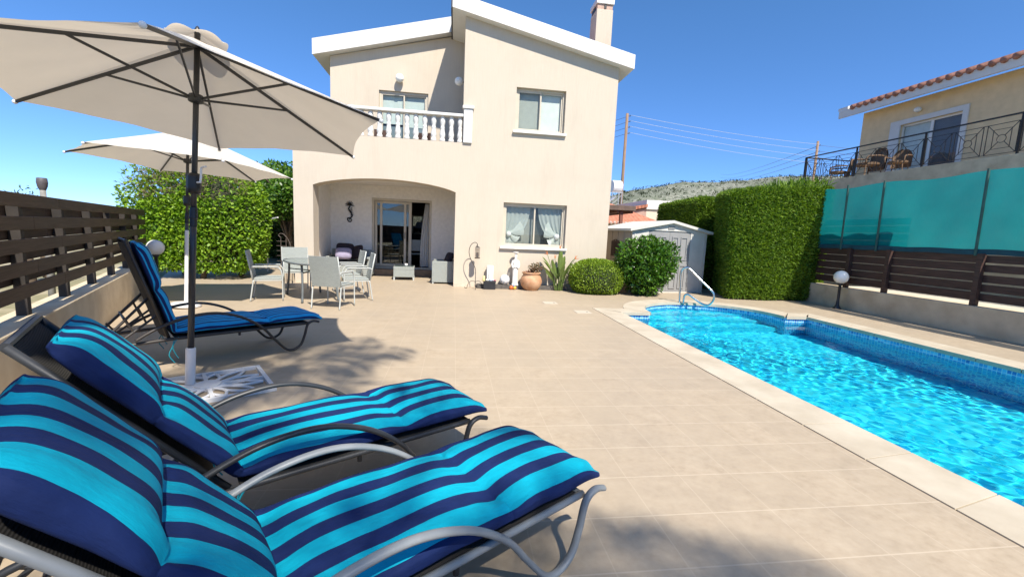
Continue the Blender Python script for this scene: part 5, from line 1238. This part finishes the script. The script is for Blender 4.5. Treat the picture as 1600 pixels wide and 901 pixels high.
for lab, x, y, rz, s in (('brown rattan chair with tall round back on the neighbour\'s terrace', 12.62, 12.15, -1.7, 1.0),
                         ('brown rattan chair low at the far left end of the neighbour\'s terrace', 12.8, 13.35, -2.3, .82),
                         ('dark rattan chair seen low in front of the neighbour\'s grey door', 12.55, 11.15, -1.2, .78)):
    t = thing('rattan_chair', lab, 'chair', (x, y, 3.64), rz, 'rattan chairs on the raised terrace'); t.scale = (s, s, s)
    MB().sheet(lambda u, v: (.30 * math.cos(PI * v) * (1 if u < .45 else math.sqrt(max(.02, 1 - ((u - .45) / .56) ** 2))), .26 - .12 * math.sin(PI * v) * 0 + .10 * u + .10 * math.sin(PI * v), .25 + .68 * u), 14, 10).sheet(lambda u, v: (.30 * math.cos(PI * v) * (1 if u < .45 else math.sqrt(max(.02, 1 - ((u - .45) / .56) ** 2))), .29 + .10 * u + .10 * math.sin(PI * v), .25 + .68 * u), 14, 10).build('backrest', m_rat, t, smooth=True)
    MB().lathe([(.28, .36), (.30, .38), (.30, .43), (.26, .45)], (0, 0, 0), 20).build('seat', m_rat, t)
    MB().tube(spline([(-.3, .28, .62), (-.36, .0, .62), (-.30, -.26, .58), (-.28, -.28, .4)], 4), .025, 8).build('arm', m_rat, t, smooth=True); MB().tube(spline([(.3, .28, .62), (.36, .0, .62), (.30, -.26, .58), (.28, -.28, .4)], 4), .025, 8).build('arm', m_rat, t, smooth=True)
    for sx, sy in ((-1, -1), (1, -1), (-1, 1), (1, 1)): MB().tube([(sx * .22, sy * .22, .37), (sx * .26, sy * .26, 0)], .018, 8).build('leg', m_rat, t)
# two brown chairs on the near balcony
for lab, x in (('brown wooden balcony chair at the left, behind the white balusters', -1.95), ('brown wooden balcony chair nearer the middle of the balustrade', -.98)):
    t = thing('balcony_chair', lab, 'chair', (x, 12.25, 3.1), .2 if x < -1.5 else -.3, 'brown chairs on the balcony')
    mw_ = m_woodred
    MB().box(-.22, .22, -.22, .22, .42, .46).build('seat', mw_, t, bevel=.006); MB().box(-.22, .22, .20, .23, .62, .98).build('backrest', mw_, t, bevel=.006)
    for sx in (-1, 1):
        MB().box(sx * .2 - .018, sx * .2 + .018, -.21, -.175, 0, .419).build('leg', mw_, t); MB().box(sx * .2 - .018, sx * .2 + .018, .165, .199, 0, .97).build('leg', mw_, t)

# ------------------------------------------------------------------ distance: houses, poles, wires, hill
pg = thing('timber_pergola', 'dark brown timber pergola roof edge between the house and the shed', 'pergola', (6.0, 16, 0))
m_brw = M('brown_painted_timber', (.13, .085, .065), .7, .25, 5)
MB().box(-1.6, .85, -.08, .0, 2.52, 2.70).build('front_beam', m_brw, pg, bevel=.008); MB().box(-1.6, .80, .002, 3.2, 2.55, 2.62).build('roof', m_brw, pg)
m_rbeam = M('red_brown_beam', (.20, .075, .05), .7, .2, 5)
for x in (-.9, .35): MB().box(x - .06, x + .06, .05, .17, 0, 2.549).build('post', m_rbeam, pg)
for k in range(5): MB().box(-1.5 + .55 * k, -1.42 + .55 * k, .01, 3.1, 2.43, 2.548).build('rafter', m_rbeam, pg)
th_ = thing('tiled_outbuilding', 'low building with a red tiled hip roof behind the shed', 'building', (7.6, 20, 0))
MB().box(-1.6, 2.6, .3, 4.5, 0, 2.16).build('wall', m_white, th_)
tr_ = MB().add([(-1.8, 0, 2.16), (2.85, 0, 2.16), (2.85, 4.8, 2.16), (-1.8, 4.8, 2.16), (-.2, 2.2, 3.25), (.6, 2.2, 3.25)], [(0, 1, 5, 4), (1, 2, 5), (2, 3, 4, 5), (3, 0, 4), (3, 2, 1, 0)])
m_tilef = NT('red_roof_tiles'); v = m_tilef.coords('Object'); wv_ = m_tilef.n('ShaderNodeTexWave'); wv_.bands_direction = 'X'; wv_.inputs['Scale'].default_value = 1.6; m_tilef.l(v, wv_.inputs[0])
m_tilef = m_tilef.end(m_tilef.pbr(m_tilef.ramp(m_tilef.noise(v, 6, 4), [(.3, (.34, .12, .07)), (.7, (.52, .22, .13))]), .85, 0, m_tilef.bump(wv_.outputs[1], .6, .05)))
rtt = tr_.build('roof', m_tilef, th_)
eb = MB()
for k in range(24): eb.tube([(-1.7 + .19 * k, -.03, 2.17), (-1.7 + .19 * k, .12, 2.22)], .055, 8)
eb.build('eave_tiles', M('mortared_tile_ends', (.60, .48, .42), .85, .15, 9), rtt)
pk_ = thing('pink_house', 'small house with pinkish shaded side, sunlit cream front and white parapet beyond the shed', 'house', (11.6, 26, 0))
m_pkshade = M('shade_side_render', (.50, .33, .26), .85, .05, 3)  # side wall: shade is put into this pinkish tone
MB().add([(-1.9, 0, 0), (0, -.6, 0), (0, -.6, 3.35), (-1.9, 0, 2.9)], [(0, 1, 2, 3)]).add([(-1.9, 0, 0), (-1.9, 6, 0), (-1.9, 6, 2.9), (-1.9, 0, 2.9)], [(0, 1, 2, 3)]).build('side_wall', m_pkshade, pk_)
MB().box(.003, 2.2, -.6, 5, 0, 3.3).build('wall', M('lit_front_render', (.62, .54, .42), .85, .05, 3), pk_); MB().box(-.05, 2.3, -.7, 5.1, 3.302, 3.85).build('parapet', m_white, pk_)  # front wall: sunlight is put into the cream tone
MB().prism([(-2.1, 2.9), (.0, 3.42), (.0, 3.6), (-2.1, 3.05)], lambda x, z: (x, -.75 if x > -1 else -.1, z), lambda x, z: (x, 6, z)).build('roof', m_tilef, pk_)
wt_ = thing('water_tank', 'white roof water tank on a metal stand beside the power pole', 'water tank', (11.3, 30, 0))
MB().tube([(-.35, 0, 5.1), (.35, .1, 5.1)], .42, 18).build('tank', m_wt, wt_, smooth=False, bevel=.03)
fr_ = MB()
for x, y in ((-.35, -.3), (.35, -.3), (-.35, .3), (.35, .3)): fr_.tube([(x, y, 0), (x, y, 4.75)], .03, 6)
fr_.bar((-.4, -.3, 4.66), (.4, -.3, 4.66), .05, .05).bar((-.35, -.3, 3.8), (.35, -.3, 4.5), .03, .03); fr_.build('stand', M('galvanised_stand', (.40, .41, .42), .5, .1, 6, metal=.4), wt_)
MB().obox((-.75, -.4, 3.95), (.5, 0, .35), (0, .4, 0), (-.02, 0, .03)).build('solar_panel', M('solar_panel', (.35, .37, .40), .25, .2, 5), wt_)
m_pole = M('weathered_pole_timber', (.24, .155, .10), .85, .2, 3, st=(4, 4, .5))
def upole(label, x, y, top, ins):
    t = thing('utility_pole', label, 'utility pole', (x, y, 0), 0, 'timber utility poles')
    MB().tube([(0, 0, -1), (0, 0, top)], [.17, .125], 12).build('pole', m_pole, t, smooth=True)
    ib = MB()
    for z in ins: 
        MB().tube([(.10, -.05, z), (.30, -.05, z), (.30, -.05, z + .10)], .03, 6).build('insulator', m_black, t)
    return t
z1 = (12.75, 12.25, 11.75, 11.2); upole('tall timber power pole close to the right edge of the house', 15.65, 40, 12.98, z1)
z2 = (12.75, 12.1, 11.4, 10.7); upole('timber power pole seen through the neighbour\'s railing', 40.1, 45, 13.2, z2)
m_wire = M('pale_power_wire', (.42, .45, .50), .5, .05); m_wired = M('dark_power_wire', (.10, .10, .12), .5, .05)
def wire(p, q_, sag, lab, mat, grp, r=.017):
    p, q_ = Vector(p), Vector(q_); pts = [p.lerp(q_, k / 20) - Vector((0, 0, sag * 4 * (k / 20) * (1 - k / 20))) for k in range(21)]
    tag(MB().tube(pts, r, 5).build('power_wire', mat, smooth=True), lab, 'wire', grp)
on = ('topmost', 'second highest', 'third highest', 'lowest')
for k in range(4): wire((15.95, 39.95, z1[k] + .1), (40.4, 44.95, z2[k] + .1), .25, on[k] + ' of the pale wires running right from the pole by the house', m_wire, 'pale wires between the power poles', .016)
for k in range(4): wire((15.9, 39.95, z1[k] + .05), (4, 62, 12.0 - .6 * k), .3, on[k] + ' of the wires running from the near pole behind the house', m_wired, 'wires running behind the house', .016)
for k in range(3): wire((40.3, 44.95, z2[k]), (160, 250, 43 - 2 * k), 1.5, on[k] + ' of the wires running from the far pole towards the hill', m_wired, 'wires towards the hill', .03)
for k in range(3): wire((40.3, 44.95, z2[k]), (78, 46, 13.5 - .7 * k), .4, on[k] + ' of the wires running right from the far pole', m_wired, 'wires right of the far pole', .018)
# hill
def ridge(x):
    pts = [(-200, 6), (60, 30), (215, 61), (248, 70), (305, 82), (349, 88), (389, 91), (429, 97), (512, 106), (700, 118), (1000, 122), (1500, 90)]
    for (a, b_), (c, d_) in zip(pts[:-1], pts[1:]):
        if a <= x <= c: return b_ + (d_ - b_) * (x - a) / (c - a)
    return 4
from mathutils import noise as mno
def hillp(u, v):
    x = -200 + 1600 * u; e = v ** .85; y = 240 + 360 * e + 60 * math.sin(u * 20) * e
    if v > .95: pass
    zz = ridge(x * 600 / (y if y > 0 else 600)) * min(1, e * 1.0)
    h = (math.sin(PI / 2 * e) ** 1.2) * ridge(x) 
    nz = mno.noise(Vector((x * .02, y * .02, 0))) * 4 + mno.noise(Vector((x * .08, y * .08, 3))) * 1.6
    s = y / 600
    return (x * s, y, max(-2, h * (s if s > .2 else .2) * 1.0 + nz * e - 1))
hb = MB().sheet(hillp, 260, 40)
th = NT('rocky_hillside'); v = th.coords('Object')
n1 = th.noise(th.coords('Object', (1, 1, 1.6)), .24, 9, .8); n2 = th.noise(v, .02, 4)
base = th.ramp(n1, [(.42, (.075, .095, .065)), (.49, (.15, .16, .11)), (.54, (.27, .265, .215)), (.64, (.40, .38, .33))])
c_ = th.mix(th.ramp(n2, [(.4, (0, 0, 0)), (.65, (.55, .55, .55))]), base, (.09, .11, .06))
m_hill = th.end(th.pbr(c_, 1.0)); tag(hb.build('hill', m_hill, smooth=True), kind='structure')
hp_ = np.array([hillp(NP.rand(), min(1, .25 + .78 * NP.rand() ** .6)) for _ in range(2600)]); hp_ = np.concatenate([hp_ + np.array([0, 0, .6])] + [hp_ + NP.randn(len(hp_), 3) * np.array([1.4, 1.4, .6]) + np.array([0, 0, .9]) for _ in range(5)])
tag(leaves('hillside_scrub', hp_, np.tile(np.array([0, -.3, 1.]), (len(hp_), 1)), 1.9, 1.1, leafmat('hill_scrub', [(.02, .035, .015), (.045, .06, .025), (.07, .085, .04)], .1, .8)), kind='stuff')

# ------------------------------------------------------------------ palms beside the photographer, out of frame: they cast the dappled shade
m_frond = leafmat('palm_leaflet', [(.04, .09, .02), (.07, .14, .03)], .2, .4)
SUN_SPOTS = [(-.32, 1.72, .50, .30), (-.62, 2.62, .45, .32), (-.95, .95, .3, .12), (-.3, 3.6, .6, .3)]      # sunlit spots: leaflets that would shade them are left out
def palm(label, base, crown, nf, Lf, seed):
    rg = random.Random(seed); t = thing('palm_tree', label, 'palm tree', (base[0], base[1], 0), 0, 'palms behind the loungers')
    c0_ = Vector((base[0], base[1], 0)); c = Vector(crown) - c0_
    MB().tube(spline([(0, 0, 0), (c.x * .2, c.y * .2, c.z * .5), tuple(c)], 8), .13, 12).build('trunk', m_bark, t, smooth=True)
    P, st_ = [], MB(); V = []; F_ = []
    for k in range(nf):
        a = 2 * PI * k / nf + rg.uniform(-.2, .2); el = rg.uniform(-.25, .9); L = Lf * rg.uniform(.8, 1.1)
        d = Vector((math.cos(a) * math.cos(el), math.sin(a) * math.cos(el), math.sin(el)))
        pts = [c + d * L * u - Vector((0, 0, .55 * L * u * u)) for u in [j / 14 for j in range(15)]]
        st_.tube(pts, [.022 - .0013 * j for j in range(15)], 5)
        sp_ = spline(pts, 3)
        for i in range(5, len(sp_) - 1):
            u = i / len(sp_); tg_ = (sp_[min(i + 1, len(sp_) - 1)] - sp_[i - 1]).normalized(); sd2 = tg_.cross(Vector((0, 0, 1))).normalized()
            ll = .62 * math.sin(PI * min(.98, u * .9 + .12)) ** .7
            for s in (-1, 1):
                gp_ = sp_[i] + c0_; tt = (gp_.z - .42) / sv.z; gx, gy = gp_.x - sv.x * tt, gp_.y - sv.y * tt
                if any(((gx - a_) * .84 + (gy - b2_) * .54) ** 2 / ra_ ** 2 + ((gy - b2_) * .84 - (gx - a_) * .54) ** 2 / rb_ ** 2 < 1 for a_, b2_, ra_, rb_ in SUN_SPOTS): continue
                dr_ = (sd2 * s + tg_ * rg.uniform(.2, .95) + Vector((0, 0, -rg.uniform(.0, .55)))).normalized(); b_ = sp_[i]; wv2 = tg_ * .022; o = len(V)
                V += [b_ - wv2, b_ + dr_ * ll * .5 - wv2 * .9, b_ + dr_ * ll + Vector((0, 0, -.08)), b_ + dr_ * ll * .5 + wv2 * .9]; F_.append((o, o + 1, o + 2, o + 3))
    st_.build('frond_stems', m_frond, t, smooth=True); MB().add(V, F_).build('fronds', m_frond, t, fixn=False)
palm('tall palm with a broad crown standing behind the near end of the pool', (2.0, -6.1, 0), (2.0, -5.05, 8.5), 17, 2.2, 5)
palm('tall slender palm leaning over the low fence behind the photographer', (-1.5, -2.2, 0), (.30, -.75, 6.9), 11, 1.65, 8)
